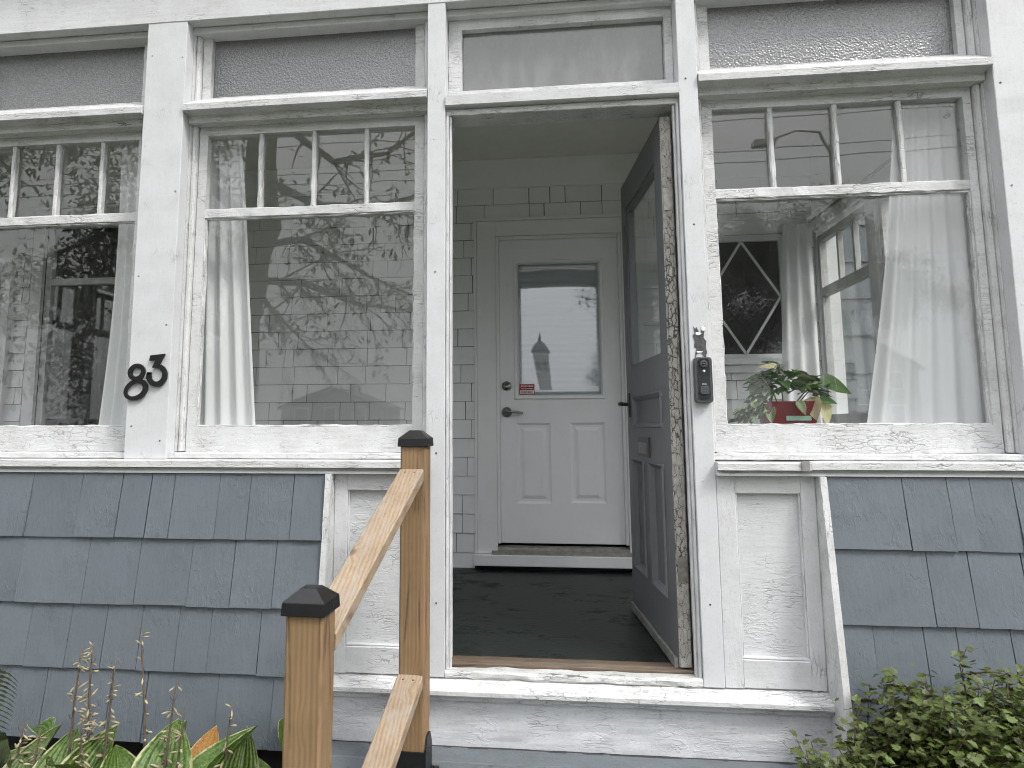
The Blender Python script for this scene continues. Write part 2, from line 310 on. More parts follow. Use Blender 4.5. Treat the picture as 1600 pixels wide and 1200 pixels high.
# ------------------------------------------------------------------ helpers: geometry
OFF = {}
class MB:
    def __init__(s, xf=None): s.v = []; s.f = []; s.xf = xf; s.e = None
    def add(s, vs, fs):
        n = len(s.v)
        s.v += [tuple(s.xf(*p)) if s.xf else tuple(p) for p in vs]; s.f += [tuple(i + n for i in f) for f in fs]
        return s
    def box(s, x0, x1, y0, y1, z0, z1):
        if x0 > x1: x0, x1 = x1, x0
        if y0 > y1: y0, y1 = y1, y0
        if z0 > z1: z0, z1 = z1, z0
        vs = [(x, y, z) for z in (z0, z1) for y in (y0, y1) for x in (x0, x1)]
        return s.add(vs, [(0, 2, 3, 1), (4, 5, 7, 6), (0, 1, 5, 4), (2, 6, 7, 3), (1, 3, 7, 5), (0, 4, 6, 2)])
    def bar(s, x0, x1, y0, y1, z0, z1, jit=0.0008, seg=0.04, ch=0.003):
        """chamfered stick along its longest side, its edges a little uneven as old painted timber is"""
        lo = [min(x0, x1), min(y0, y1), min(z0, z1)]; hi = [max(x0, x1), max(y0, y1), max(z0, z1)]
        d = [hi[i] - lo[i] for i in range(3)]; a = max(range(3), key=lambda i: d[i]); b, c = [(1, 2), (2, 0), (0, 1)][a]
        ch = min(ch, d[b]*0.3, d[c]*0.3)
        prof = [(lo[b] + ch, lo[c]), (hi[b] - ch, lo[c]), (hi[b], lo[c] + ch), (hi[b], hi[c] - ch), (hi[b] - ch, hi[c]), (lo[b] + ch, hi[c]), (lo[b], hi[c] - ch), (lo[b], lo[c] + ch)]
        n = max(1, int(d[a]/seg)); vs = []; sd = random.random()*50
        for i in range(n + 1):
            t = lo[a] + d[a]*i/n
            for k, (p, q) in enumerate(prof):
                jp = noise.noise(Vector((t*17, k*1.7, sd)))*jit*2; jq = noise.noise(Vector((t*17, k*1.7 + 9, sd)))*jit*2
                co = [0, 0, 0]; co[a] = t; co[b] = p + jp; co[c] = q + jq; vs.append(co)
        fs = []
        for i in range(n):
            for k in range(8):
                k2 = (k + 1) % 8; fs.append((i*8 + k, i*8 + k2, (i + 1)*8 + k2, (i + 1)*8 + k))
        fs += [tuple(range(7, -1, -1)), tuple(n*8 + k for k in range(8))]
        return s.add(vs, fs)
    def slab(s, xs, zs, hole, y0, y1, jit=0.0):
        """one connected plate with openings: grid cells in x,z; hole(x,z) tells the open ones"""
        xs = sorted(set(round(x, 6) for x in xs)); zs = sorted(set(round(z, 6) for z in zs)); nx, nz = len(xs), len(zs)
        sol = [[not hole((xs[i] + xs[i+1])/2, (zs[k] + zs[k+1])/2) for k in range(nz - 1)] for i in range(nx - 1)]
        idx = {}; vs = []; fs = []; sd = random.random()*40
        def V(i, k, f):
            key = (i, k, f)
            if key not in idx:
                jx = jit*2*noise.noise(Vector((xs[i]*31, zs[k]*31, sd))); jz = jit*2*noise.noise(Vector((xs[i]*31, zs[k]*31, sd + 7)))
                idx[key] = len(vs); vs.append((xs[i] + jx, (y1 if f else y0) + jx*0.6, zs[k] + jz))
            return idx[key]
        S = lambda i, k: 0 <= i < nx - 1 and 0 <= k < nz - 1 and sol[i][k]
        for i in range(nx - 1):
            for k in range(nz - 1):
                if not sol[i][k]: continue
                fs.append((V(i, k, 0), V(i + 1, k, 0), V(i + 1, k + 1, 0), V(i, k + 1, 0))); fs.append((V(i, k + 1, 1), V(i + 1, k + 1, 1), V(i + 1, k, 1), V(i, k, 1)))
                if not S(i - 1, k): fs.append((V(i, k, 0), V(i, k + 1, 0), V(i, k + 1, 1), V(i, k, 1)))
                if not S(i + 1, k): fs.append((V(i + 1, k, 0), V(i + 1, k, 1), V(i + 1, k + 1, 1), V(i + 1, k + 1, 0)))
                if not S(i, k - 1): fs.append((V(i, k, 0), V(i, k, 1), V(i + 1, k, 1), V(i + 1, k, 0)))
                if not S(i, k + 1): fs.append((V(i, k + 1, 0), V(i + 1, k + 1, 0), V(i + 1, k + 1, 1), V(i, k + 1, 1)))
        return s.add(vs, fs)
    def frame(s, x0, x1, z0, z1, gx0, gx1, gz0, gz1, y0, y1, jit=0.001, step=0.03):
        def cut(a, b, st): n = max(1, int((b - a)/st)); return [a + (b - a)*i/n for i in range(n + 1)]
        xs = [x0] + cut(gx0, gx1, step) + [x1]; zs = [z0] + cut(gz0, gz1, step) + [z1]
        return s.slab(xs, zs, lambda x, z: gx0 < x < gx1 and gz0 < z < gz1, y0, y1, jit)
    def prism(s, poly, ax, a0, a1):
        """polygon of (p,q) swept along axis ax; p,q are the other two axes in order x<y<z"""
        o = [i for i in range(3) if i != ax]; n = len(poly); vs = []
        for a in (a0, a1):
            for p, q in poly:
                co = [0, 0, 0]; co[ax] = a; co[o[0]] = p; co[o[1]] = q; vs.append(co)
        fs = [tuple(range(n)), tuple(range(2*n - 1, n - 1, -1))] + [(i, i + n, (i + 1) % n + n, (i + 1) % n) for i in range(n)]
        return s.add(vs, fs)
    def tube(s, path, rad, n=8, cap=True):
        path = [Vector(p) for p in path]; L = len(path)
        rad = [rad]*L if not isinstance(rad, (list, tuple)) else rad
        vs = []; up = None
        for i, p in enumerate(path):
            t = (path[min(i + 1, L - 1)] - path[max(i - 1, 0)]).normalized()
            if up is None: up = t.orthogonal().normalized()
            up = (up - t*up.dot(t)); up = up.normalized() if up.length > 1e-6 else t.orthogonal().normalized()
            w = t.cross(up)
            for k in range(n):
                a = 2*math.pi*k/n; vs.append(p + (up*math.cos(a) + w*math.sin(a))*rad[i])
        fs = [(i*n + k, i*n + (k + 1) % n, (i + 1)*n + (k + 1) % n, (i + 1)*n + k) for i in range(L - 1) for k in range(n)]
        if cap: fs += [tuple(range(n - 1, -1, -1)), tuple((L - 1)*n + k for k in range(n))]
        return s.add(vs, fs)
    def lathe(s, prof, origin, axis='y', n=24):
        """profile of (radius, height) turned about an axis through origin"""
        ox, oy, oz = origin; vs = []
        for r, h in prof:
            for k in range(n):
                a = 2*math.pi*k/n; c, d = r*math.cos(a), r*math.sin(a)
                vs.append({'y': (ox + c, oy + h, oz + d), 'z': (ox + c, oy + d, oz + h), 'x': (ox + h, oy + c, oz + d)}[axis])
        L = len(prof)
        fs = [(i*n + k, i*n + (k + 1) % n, (i + 1)*n + (k + 1) % n, (i + 1)*n + k) for i in range(L - 1) for k in range(n)]
        fs += [tuple(range(n - 1, -1, -1)), tuple((L - 1)*n + k for k in range(n))]
        return s.add(vs, fs)
    def build(s, name, mat, parent=None, smooth=False, label=None, edge=None):
        off = OFF.get(parent.name, Vector((0, 0, 0))) if parent else Vector((0, 0, 0))
        me = bpy.data.meshes.new(name); me.from_pydata([tuple(Vector(p) - off) for p in s.v], [], s.f)
        bm = bmesh.new(); bm.from_mesh(me); bmesh.ops.recalc_face_normals(bm, faces=bm.faces); bm.to_mesh(me); bm.free()
        if edge:
            at = me.attributes.new('edge', 'FLOAT', 'POINT'); at.data.foreach_set('value', edge)
        o = bpy.data.objects.new(name, me); COL.objects.link(o)
        me.materials.append(M[mat])
        if smooth: me.shade_smooth()
        if parent: o.parent = parent; OFF[o.name] = off.copy()
        if label: o['label'] = label
        return o
def thing(name, loc, label, cat, group=None):
    o = bpy.data.objects.new(name, None); COL.objects.link(o); o.location = loc; o.empty_display_size = 0.1
    OFF[o.name] = Vector(loc); tag(o, label, cat, group); return o
def tag(o, label=None, cat=None, group=None, kind=None):
    for k, v in (('label', label), ('category', cat), ('group', group), ('kind', kind)):
        if v: o[k] = v
    return o
def at_base(o):
    """move a one-mesh thing's origin to its base"""
    me = o.data; xs = [v.co for v in me.vertices]
    b = Vector(((min(v.x for v in xs) + max(v.x for v in xs))/2, (min(v.y for v in xs) + max(v.y for v in xs))/2, min(v.z for v in xs)))
    me.transform(Matrix.Translation(-b)); o.location = b; return o
def lerp(a, b, t): return a + (b - a)*t

GZ = -0.72          # garden level; porch floor is z = 0
YW = 1.85           # front of the main wall inside the porch
# ================================================================== SETTING
g = MB(); n_ = 24
g.add([(-400, -400, GZ), (400, -400, GZ), (400, 400, GZ), (-400, 400, GZ)], [(0, 1, 2, 3)])
tag(g.build('ground', 'grass'), kind='structure')
tag(MB().box(-200, 200, -18.5, -10.5, GZ - 0.2, GZ + 0.008).build('road', 'asphalt'), kind='structure')
tag(MB().box(-200, 200, -9.6, -7.9, GZ - 0.2, GZ + 0.10).build('pavement', 'concrete'), kind='structure')
tag(MB().box(0.0, 1.15, -7.9, -1.65, GZ - 0.2, GZ + 0.03).build('path', 'concrete'), kind='structure')
b = MB(); nx, ny = 60, 14
for j in range(ny + 1):
    for i in range(nx + 1):
        x = lerp(-3.6, 3.4, i/nx); y = lerp(-1.5, -0.02, j/ny)
        h = 0.05 + 0.05*noise.noise(Vector((x*3, y*3, 0))) + 0.02*noise.noise(Vector((x*13, y*13, 4)))
        edge_ = min(1, min(j, 3)/3); b.v.append((x, y, GZ + 0.004 + max(0, h)*edge_))
for j in range(ny):
    for i in range(nx):
        a = j*(nx + 1) + i; b.f.append((a, a + 1, a + nx + 2, a + nx + 1))
tag(b.build('flower_bed', 'soil', smooth=True), kind='structure')

# ================================================================== HOUSE
house = thing('house', (0.45, 0.9, GZ), 'white and slate-blue wooden house with a glazed entrance porch', 'house')
H = house
XL, XR = -3.55, 2.32        # porch ends (outside)
# posts and header
def post(x0, x1, z0, z1, y0=0.0, y1=0.14, mat='pv_smooth'):
    return MB().bar(x0, x1, y0, y1, z0, z1, 0.0006, 0.06, 0.002).build('post', mat, H)
ZH = 2.637
post(-1.333, -1.152, 0.763, ZH); post(-0.096, -0.022, -0.028, ZH - 0.0005); post(0.905, 0.978, -0.028, ZH)
post(2.05, XR, 0.763, ZH); post(-2.47, -2.29, 0.763, ZH); post(XL, -3.42, 0.763, ZH)
hb = MB().bar(XL, XR, -0.0025, 0.15, ZH, 3.05, 0.0006, 0.08, 0.002).build('header_beam', 'ph', H)
MB().box(XL - 0.12, XR + 0.12, -0.14, 2.0, 3.05, 3.12).build('unseen_porch_roof', 'ph', H)  # unseen roof, added to keep the porch dark; short overhang lets the posts brighten
# bed mould under the header, set back above each transom light
for x0, x1 in ((-2.29, -1.333), (-1.152, -0.096), (-0.022, 0.905), (0.978, 2.05)):
    MB().bar(x0, x1, 0.05, 0.14, ZH - 0.03, ZH - 0.001).build('head_mould', 'ph', H)

# ---- window bays
def window_bay(x0, x1, gx0, gx1, munt, trans_mat='obsc'):
    """x0,x1: between posts; gx0,gx1: glass; munt: upper muntin centres"""
    ys, yg = 0.095, 0.122
    # transom bar with a sloped weather top
    bz = 2.222
    MB().prism([(-0.012, bz + 0.004), (-0.014, bz + 0.030), (0.09, bz + 0.098), (0.14, bz + 0.098), (0.14, bz - 0.03), (0.045, bz - 0.03), (0.04, bz)], 0, x0 + 0.0025, x1 - 0.0025).build('transom_bar', 'worn', H)
    MB().prism([(0.046, bz - 0.026), (0.046, bz - 0.003), (0.07, bz - 0.003), (0.085, bz - 0.026)], 0, x0 + 0.02, x1 - 0.02).build('transom_mould', 'ph', H)
    # side beads
    for xa, sgn in ((x0, 1), (x1, -1)):
        for z0, z1 in ((0.79, bz - 0.032), (bz + 0.075, ZH - 0.032)):
            prof = [(0.085 + 0.012*math.cos(t), 0.011*math.sin(t)) for t in [math.pi*k/6 + math.pi/2 for k in range(7)]]
            poly = [(xa + sgn*0.001, 0.14), (xa + sgn*0.001, 0.06), (xa + sgn*0.006, 0.06), (xa + sgn*0.007, 0.076), (xa + sgn*0.013, 0.07), (xa + sgn*0.022, 0.07), (xa + sgn*0.027, 0.08), (xa + sgn*0.027, 0.14)]
            MB().prism(poly, 2, z0, z1).build('window_bead', 'sash_v', H)
    bx = 0.0305
    # transom sash
    zt0, zt1, zo = 2.328, 2.607, 2.29
    tw = MB().frame(x0 + bx, x1 - bx, zo, ZH - 0.031, gx0, gx1, zt0, zt1, ys, 0.135, 0.0012).build('transom_window', 'sash_h', H)
    MB().box(gx0 - 0.008, gx1 + 0.008, yg, yg + 0.004, zt0 - 0.008, zt1 + 0.008).build('pane', trans_mat, tw)
    # lower sash
    z0, z1, zm0, zm1, zt = 0.787, 0.89, 1.782, 1.822, 2.153
    w = MB().frame(x0 + bx, x1 - bx, z0, 2.212, gx0, gx1, z1, zt, ys, 0.135, 0.0010).build('window', 'sash_h', H)
    MB().bar(gx0 - .001, gx1 + .001, ys + .003, 0.133, zm0, zm1, 0.002, 0.018).build('sash_rail', 'sash_h', w)
    MB().box(gx0 - 0.008, gx1 + 0.008, yg, yg + 0.004, z1 - 0.01, zm0 + 0.01).build('pane', 'glass', w)
    xs = [gx0] + list(munt) + [gx1]
    for c in munt: MB().bar(c - 0.0095, c + 0.0095, ys + .005, 0.132, zm1, zt, 0.0016, 0.018, 0.005).build('muntin', 'sash_v', w)
    for a, c in zip(xs[:-1], xs[1:]):
        MB().box(a + 0.004, c - 0.004, yg + random.uniform(-.0015, .0015), yg + 0.004, zm1 - 0.008, zt + 0.008).build('pane', 'glass', w)
    # ragged putty fillets round the big pane, on the weather side
    for (a0, a1, c0, c1) in ((gx0, gx1, z1 - .001, z1 + 0.006), (gx0, gx1, zm0 - 0.006, zm0 + .001), (gx0 - .001, gx0 + .006, z1, zm0), (gx1 - .006, gx1 + .001, z1, zm0)):
        MB().bar(a0, a1, ys + 0.009, yg - 0.0005, c0, c1, 0.0026, 0.011, 0.002).build('putty', 'worn', w)
    MB().bar(x0 + .002, x1 - .002, 0.02, 0.13, 0.763, 0.786, 0.001, 0.03).build('sub_sill', 'sash_h', w)
    return w
window_bay(-1.152, -0.096, -1.084, -0.165, (-0.845, -0.607, -0.376))
window_bay(0.978, 2.05, 1.049, 1.990, (1.275, 1.520, 1.760))
window_bay(-2.29, -1.333, -2.225, -1.405, (-2.012, -1.797, -1.583))
window_bay(-3.42, -2.47, -3.35, -2.54, (-3.15, -2.945, -2.74))
# door transom light
dzb = 2.18
MB().prism([(-0.008, dzb + 0.005), (-0.010, dzb + 0.045), (0.085, dzb + 0.068), (0.14, dzb + 0.068), (0.14, dzb), (0.0, dzb)], 0, -0.0205, 0.9035).build('transom_bar', 'ph', H)
MB().bar(-0.0205, 0.9035, 0.02, 0.14, dzb - 0.028, dzb - 0.001, 0.0015, 0.02).build('head_stop', 'worn', H)
tw = MB().frame(-0.0205, 0.9035, 2.2485, ZH - 0.031, 0.036, 0.872, 2.288, 2.562, 0.085, 0.135, 0.0012).build('transom_window', 'sash_h', H)
MB().box(0.03, 0.878, 0.115, 0.119, 2.28, 2.57).build('pane', 'dusty', tw)
# door jamb liners: steps and stops
for xa, s in ((-0.022, 1), (0.905, -1)):
    MB().bar(xa + s*0.001, xa + s*0.012, 0.012, 0.14, -0.012, dzb - 0.029, 0.0008, 0.04).build('door_jamb', 'pv', H)
    MB().bar(xa + s*0.0125, xa + s*0.022, 0.028, 0.05, -0.012, dzb - 0.029, 0.0008, 0.04).build('door_stop', 'pv', H)
for xa, zs_ in ((-1.31, (0.95, 1.5, 2.05, 2.5)), (-1.175, (0.84, 1.35, 1.9, 2.45)), (2.075, (0.9, 1.3, 1.75, 2.2)), (2.2, (1.05, 1.6, 2.1)), (-0.06, (0.2, 0.8, 1.5, 2.1)), (0.94, (0.3, 0.75, 1.6, 2.2))):
    for z in zs_:
        x = xa + random.uniform(-.008, .008); zz = z + random.uniform(-.06, .06)
        MB().lathe([(0.0042, 0.0), (0.0038, -0.0009), (0.0, -0.0012)], (x, -0.0002, zz), 'y', 8).build('nail_head', random.choice(('pv', 'tarnish', 'stalk')), H)
# sills
def sill(x0, x1, zoff=0.0):
    MB().prism([(-0.042, 0.733 + zoff), (-0.042, 0.757 + zoff), (-0.038, 0.760 + zoff), (0.14, 0.7625 + zoff), (0.14, 0.71), (-0.002, 0.71), (-0.002, 0.733 + zoff)], 0, x0, x1).build('window_sill', 'worn', H)
    MB().prism([(-0.03, 0.7095), (-0.030, 0.716), (-0.018, 0.724), (-0.015, 0.7325 + zoff), (-0.0025, 0.7325 + zoff), (-0.0025, 0.7095)], 0, x0, x1).build('sill_mould', 'ph', H)
sill(XL, -0.0965); sill(0.9785, 1.30, -0.003); sill(1.301, XR)
MB().box(1.265, 1.292, -0.048, -0.0425, 0.728, 0.764).build('sill_patch', 'alu', H, label='bare grey patch at the joint of the sill')
# recessed entry panels
def entry_panel(x0, x1, px0, px1):
    p = MB().box(px0 - .02, px1 + .02, 0.028, 0.10, 0.04, 0.67).build('wall_panel', 'panel', H)
    MB().bar(x0, px0, 0.004, 0.10, -0.028, 0.7085, 0.0008, 0.04).build('stile', 'pv', p)
    MB().bar(px1, x1, 0.004, 0.10, -0.028, 0.7085, 0.0008, 0.04).build('stile', 'pv', p)
    MB().bar(px0, px1, 0.005, 0.10, 0.644, 0.7085, 0.0008, 0.04).build('rail', 'ph', p)
    MB().bar(px0, px1, 0.005, 0.10, -0.028, 0.068, 0.0008, 0.04).build('rail', 'ph', p)
    MB().bar(px0, px1, 0.010, 0.03, 0.068, 0.076, 0.001, 0.03).build('panel_mould', 'ph', p)
    for a, c in ((px0, px0 + .006), (px1 - .006, px1)): MB().bar(a, c, 0.011, 0.03, 0.076, 0.644, 0.001, 0.03).build('panel_mould', 'pv', p)
entry_panel(-0.4545, -0.0965, -0.402, -0.165)
entry_panel(0.9785, 1.3245, 1.046, 1.272)
# threshold, nosing, riser
MB().prism([(-0.042, -0.082), (-0.050, -0.074), (-0.050, -0.060), (-0.040, -0.052), (0.02, -0.030), (0.02, -0.10), (-0.024, -0.10), (-0.027, -0.088)], 0, -0.4545, 1.3245).build('threshold_nosing', 'worn', H)
MB().bar(-0.021, 0.904, 0.0, 0.06, -0.032, -0.006, 0.003, 0.025, 0.006).build('threshold', 'thresh', H)
MB().bar(-0.021, 0.904, 0.0605, 0.15, -0.028, 0.004, 0.0015, 0.03).build('threshold_plate', 'bare', H, label='bare brown wooden plate of the threshold')
b = MB(); nx, nz = 70, 8
for k in range(nz + 1):
    for i in range(nx + 1):
        x = lerp(-0.4545, 1.3245, i/nx); z = lerp(-0.262, -0.085, k/nz)
        b.v.append((x, -0.006 + 0.004*noise.noise(Vector((x*9, z*22, 2))), z))
for k in range(nz):
    for i in range(nx):
        a = k*(nx + 1) + i; b.f.append((a, a + 1, a + nx + 2, a + nx + 1))
b.box(-0.4545, 1.3245, 0.0, 0.1, -0.262, -0.101)
b.build('riser', 'thick', H, smooth=False)
# flared shingle skirt
ZC = [0.7085, 0.463, 0.221, -0.006, -0.245]
def yflare(z): return -0.020 - 0.112*(0.7085 - z)/0.95
def skirt(x0, x1, joints):
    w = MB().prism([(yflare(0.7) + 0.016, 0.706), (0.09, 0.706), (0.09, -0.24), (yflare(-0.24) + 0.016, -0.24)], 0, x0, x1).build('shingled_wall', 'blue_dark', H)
    for c in range(4):
        zt, zb = ZC[c], ZC[c + 1]
        xs = [x0] + [j for j in joints[c] if x0 + .04 < j < x1 - .04] + [x1]
        for a, e in zip(xs[:-1], xs[1:]):
            gp = random.choice((0.0006, 0.0008, 0.0010, 0.0014, 0.0022)); dz = random.uniform(-0.0022, 0.0022); th = random.uniform(0.011, 0.0165); tl = random.uniform(-0.004, 0.004); cup = random.uniform(-0.0025, 0.003)
            a2, e2 = a + gp, e - gp
            yt = yflare(zt); yb = yflare(zb) - th
            m = MB(); nn = 4; top = zt - 0.0005 if c == 0 else zt + 0.03
            for r in range(5):
                t = r/4; z = lerp(zb + dz, top, t)
                for i in range(nn + 1):
                    s_ = i/nn; x = lerp(a2 + tl*(1 - t)*0.4, e2 + tl*(1 - t)*0.4, s_)
                    zz = z + (0.0016*noise.noise(Vector((x*40, c, 1))) if r == 0 else 0)
                    y = lerp(yb, (yflare(top) - 0.001 if c == 0 else yflare(zt) + 0.004), t) + 0.0016*noise.noise(Vector((x*14, z*8, c))) + cup*(2*s_ - 1)**2*(1 - t)
                    m.v.append((x, y, zz))
            for r in range(4):
                for i in range(nn): q = r*(nn + 1) + i; m.f.append((q, q + 1, q + nn + 2, q + nn + 1))
            nb = len(m.v)
            m.v += [(p[0], p[1] + 0.014, p[2]) for p in m.v[:nb]]
            m.f += [tuple(i + nb for i in reversed(f)) for f in list(m.f)]
            for i in range(nn): m.f.append((i, i + nb, i + 1 + nb, i + 1))
            for r in range(4):
                q = r*(nn + 1); m.f.append((q, q + nn + 1, q + nn + 1 + nb, q + nb)); q += nn; m.f.append((q, q + nb, q + nn + 1 + nb, q + nn + 1))
            m.build('shingle', 'blue', w)
def rj(a, b_): 
    out = []; x = a
    while x < b_ - 0.1: x += random.uniform(0.11, 0.24); out.append(x)
    return out
J = [[-1.701, -1.484, -1.314, -1.191, -1.093, -0.907, -0.781, -0.607], [-1.695, -1.416, -1.203, -0.991, -0.821, -0.656],
     [-1.618, -1.453, -1.308, -1.165, -1.016, -0.889, -0.697], [-1.505, -1.257, -1.115, -0.84, -0.632]]
skirt(XL, -0.478, [rj(XL, j[0] - 0.08) + j for j in J])
JR = [[1.604, 1.751, 1.826, 1.964, 2.12], [1.65, 1.782, 1.95, 2.15], [1.45, 1.609, 1.712, 1.879, 2.06], [1.52, 1.68, 1.9, 2.1]]
skirt(1.348, XR, JR)
for x0, x1 in ((-0.4775, -0.455), (1.325, 1.3475)):
    b = MB(); sd = x0*9; n = 26
    for i in range(n + 1):
        z = lerp(-0.262, 0.7085, i/n); yf = yflare(z) - 0.024
        j1, j2 = [0.0022*noise.noise(Vector((z*26, q, sd))) for q in (0, 5)]
        b.v += [(x0 + j1, yf + j2, z), (x1 + j2*0.6, yf + j1*0.6, z), (x1, 0.09, z), (x0, 0.09, z)]
    for i in range(n):
        for k in range(4): b.f.append((i*4 + k, i*4 + (k + 1) % 4, i*4 + 4 + (k + 1) % 4, i*4 + 4 + k))
    b.f += [(0, 3, 2, 1), tuple(n*4 + k for k in range(4))]
    b.build('skirt_board', 'sash_v', H)
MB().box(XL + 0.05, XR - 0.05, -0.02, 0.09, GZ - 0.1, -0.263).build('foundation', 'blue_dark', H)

# ---- porch inside
MB().box(XL + 0.05, XR - 0.05, 0.1505, YW + 0.03, -0.06, 0.0).build('porch_floor', 'floor', H)
MB().box(XL + 0.02, XR - 0.02, 0.151, YW + 0.1, 2.675, 2.74).build('porch_ceiling', 'ceil', H)
MB().box(XL + 0.02, XR - 0.02, 0.1505, 0.17, 2.2, 2.674).build('porch_lintel', 'inner_trim', H) if False else None
MB().bar(XL + 0.05, XR - 0.05, YW - 0.016, YW + 0.02, 2.475, 2.6745, 0.0005).build('frieze_board', 'inner_trim', H)
# inside stool under the front windows
MB().bar(XL + 0.05, -0.1, 0.1405, 0.26, 0.848, 0.870).build('window_stool', 'inner_trim', H)
MB().bar(0.98, XR - 0.13, 0.1405, 0.30, 0.862, 0.884).build('window_stool', 'inner_trim', H)
MB().box(XL + 0.05, -0.1, 0.1405, 0.16, 0.0, 0.847).build('knee_wall', 'inner', H)
MB().box(0.98, XR - 0.13, 0.1405, 0.16, 0.0, 0.861).build('knee_wall', 'inner', H)
# main wall with openings: door, diamond window, left window
DO = (0.045, 0.862, 0.13, 2.14); DW = (1.36, 1.895, 1.30, 2.105); LW = (-3.2, -2.56, 0.86, 2.36)
OPS = (DO, DW, LW)
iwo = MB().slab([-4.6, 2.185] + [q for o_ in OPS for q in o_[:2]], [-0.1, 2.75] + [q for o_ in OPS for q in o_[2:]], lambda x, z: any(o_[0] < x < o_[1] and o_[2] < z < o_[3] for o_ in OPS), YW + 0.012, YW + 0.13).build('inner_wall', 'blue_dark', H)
ZK = [2.475 - 0.110 - 0.1195*k for k in range(21)]
low_courses = MB()      # behind the knee walls: hardly seen
def inner_shingle(x0, x1, zb, zt, into=None):
    th = random.uniform(0.012, 0.016); gp = random.uniform(0.0008, 0.0032); dz = random.uniform(-.0012, .0012)
    m = into or MB(); m.prism([(YW + 0.0115 - th, zb + dz), (YW + 0.0075, zt), (YW + 0.0115, zt), (YW + 0.0115, zb + dz)], 0, x0 + gp, x1 - gp)
    if into is None: m.build('shingle', 'inner', iwo)
def clear(x0, x1, z0, z1):
    for o_, mx_, mz0, mz1 in ((DO, 0.125, 0.2, 0.11), (DW, 0.10, 0.07, 0.10), (LW, 0.10, 0.07, 0.10)):
        if x1 > o_[0] - mx_ and x0 < o_[1] + mx_ and z1 > o_[2] - mz0 and z0 < o_[3] + mz1: return (o_[0] - mx_, o_[1] + mx_)
    return None
for k, zb in enumerate(ZK):
    zt = 2.475 if k == 0 else ZK[k-1] - 0.0028
    # what the door and the windows let one see
    spans = [(-2.46, 2.064)] if zb > 0.75 else [(-0.42, -0.08)]
    if zb > 0.75: spans.append((-3.5, -3.305))
    else: spans += [(-3.5, -0.42), (0.9, 2.064)]
    for s0, s1 in spans:
        x = s0
        while x < s1 - 0.02:
            e = min(s1, x + random.choice((0.10, 0.14, 0.19, 0.24, 0.27, 0.3)))
            if s1 - e < 0.05: e = s1
            segs = [(x, e, zb, zt)]
            for o_ in ((DO[0] - 0.04, DO[1] + 0.04, 0.0, DO[3] + 0.03), (DW[0] - 0.04, DW[1] + 0.04, DW[2] - 0.05, DW[3] + 0.04), (LW[0] - 0.04, LW[1] + 0.04, LW[2] - 0.04, LW[3] + 0.04)):
                ns = []
                for a, c, q0, q1 in segs:
                    if q1 > o_[2] and q0 < o_[3] and c > o_[0] and a < o_[1]:
                        if a < o_[0]: ns.append((a, o_[0], q0, q1))
                        if c > o_[1]: ns.append((o_[1], c, q0, q1))
                        a2, c2 = max(a, o_[0]), min(c, o_[1])
                        if q1 > o_[3] + 0.03: ns.append((a2, c2, o_[3], q1))
                        if q0 < o_[2] - 0.02: ns.append((a2, c2, q0, o_[2]))
                    else: ns.append((a, c, q0, q1))
                segs = ns
            for a, c, q0, q1 in segs:
                if c - a > 0.012: inner_shingle(a, c, q0, q1, low_courses if zb <= 0.75 and s0 != -0.42 else None)
            x = e
tag(low_courses.build('shingle_courses', 'inner', iwo), kind='stuff')
# ---- inner entry door
cz0, cz1 = 0.035, 2.242
cas = MB().bar(-0.08, 0.045, YW - 0.024, YW + 0.011, cz0 + .06, cz1, 0.0005, 0.1).build('door_casing', 'inner_trim', H)
MB().bar(0.862, 0.985, YW - 0.024, YW + 0.011, cz0 + .06, cz1, 0.0005, 0.1).build('side_casing', 'inner_trim', cas)
MB().bar(0.0455, 0.8615, YW - 0.023, YW + 0.011, 2.14, cz1 - .001, 0.0005, 0.1).build('head_casing', 'inner_trim', cas)
MB().bar(-0.095, 1.0, YW - 0.034, YW + 0.011, cz1 + .0005, cz1 + 0.022, 0.0005, 0.1).build('drip_cap', 'inner_trim', cas)
MB().bar(-0.097, -0.0805, YW - 0.036, YW + 0.011, cz0 + .06, cz1, 0.0005, 0.1).build('back_band', 'inner_trim', cas)
for a, c in ((0.0455, 0.066), (0.841, 0.8615)): MB().bar(a, c, YW - 0.012, YW + 0.10, 0.155, 2.139, 0.0003, 0.2).build('door_stop', 'inner_trim', cas)
MB().bar(0.0665, 0.8405, YW - 0.012, YW + 0.10, 2.118, 2.1385, 0.0003, 0.2).build('door_stop', 'inner_trim', cas)
MB().bar(-0.098, 1.0, YW - 0.07, YW + 0.011, 0.026, 0.092, 0.0004, 0.1).build('door_step', 'inner_trim', cas)
MB().prism([(YW - 0.055, 0.0925), (YW - 0.055, 0.10), (YW - 0.02, 0.115), (YW - 0.018, 0.13), (YW + 0.02, 0.14), (YW + 0.02, 0.0925)], 0, 0.01, 0.90).build('sill_plate', 'alu', cas)
MB().bar(-0.098, 1.0, YW - 0.03, YW + 0.011, 0.0, 0.0255, 0.0004, 0.1).build('painted_shadow_strip', 'blue_dark', cas)  # solid dark strip standing in for the shade under the step
dy = YW + 0.018
gx0, gx1, gz0, gz1 = 0.190, 0.714, 1.087, 1.950
fx0, fx1, fz0, fz1 = 0.158, 0.744, 1.058, 1.982
PA = (0.168, 0.389, 0.398, 0.908); PB = (0.511, 0.731, 0.404, 0.910)
HOL = ((fx0, fx1, fz0, fz1), PA, PB)
idoor = MB().slab([0.067, 0.840] + [q for h_ in HOL for q in h_[:2]], [0.155, 2.117] + [q for h_ in HOL for q in h_[2:]], lambda x, z: any(h_[0] < x < h_[1] and h_[2] < z < h_[3] for h_ in HOL), dy, dy + 0.044).build('inner_door', 'doorwhite', H, label='closed white inner door with a square window and two panels')
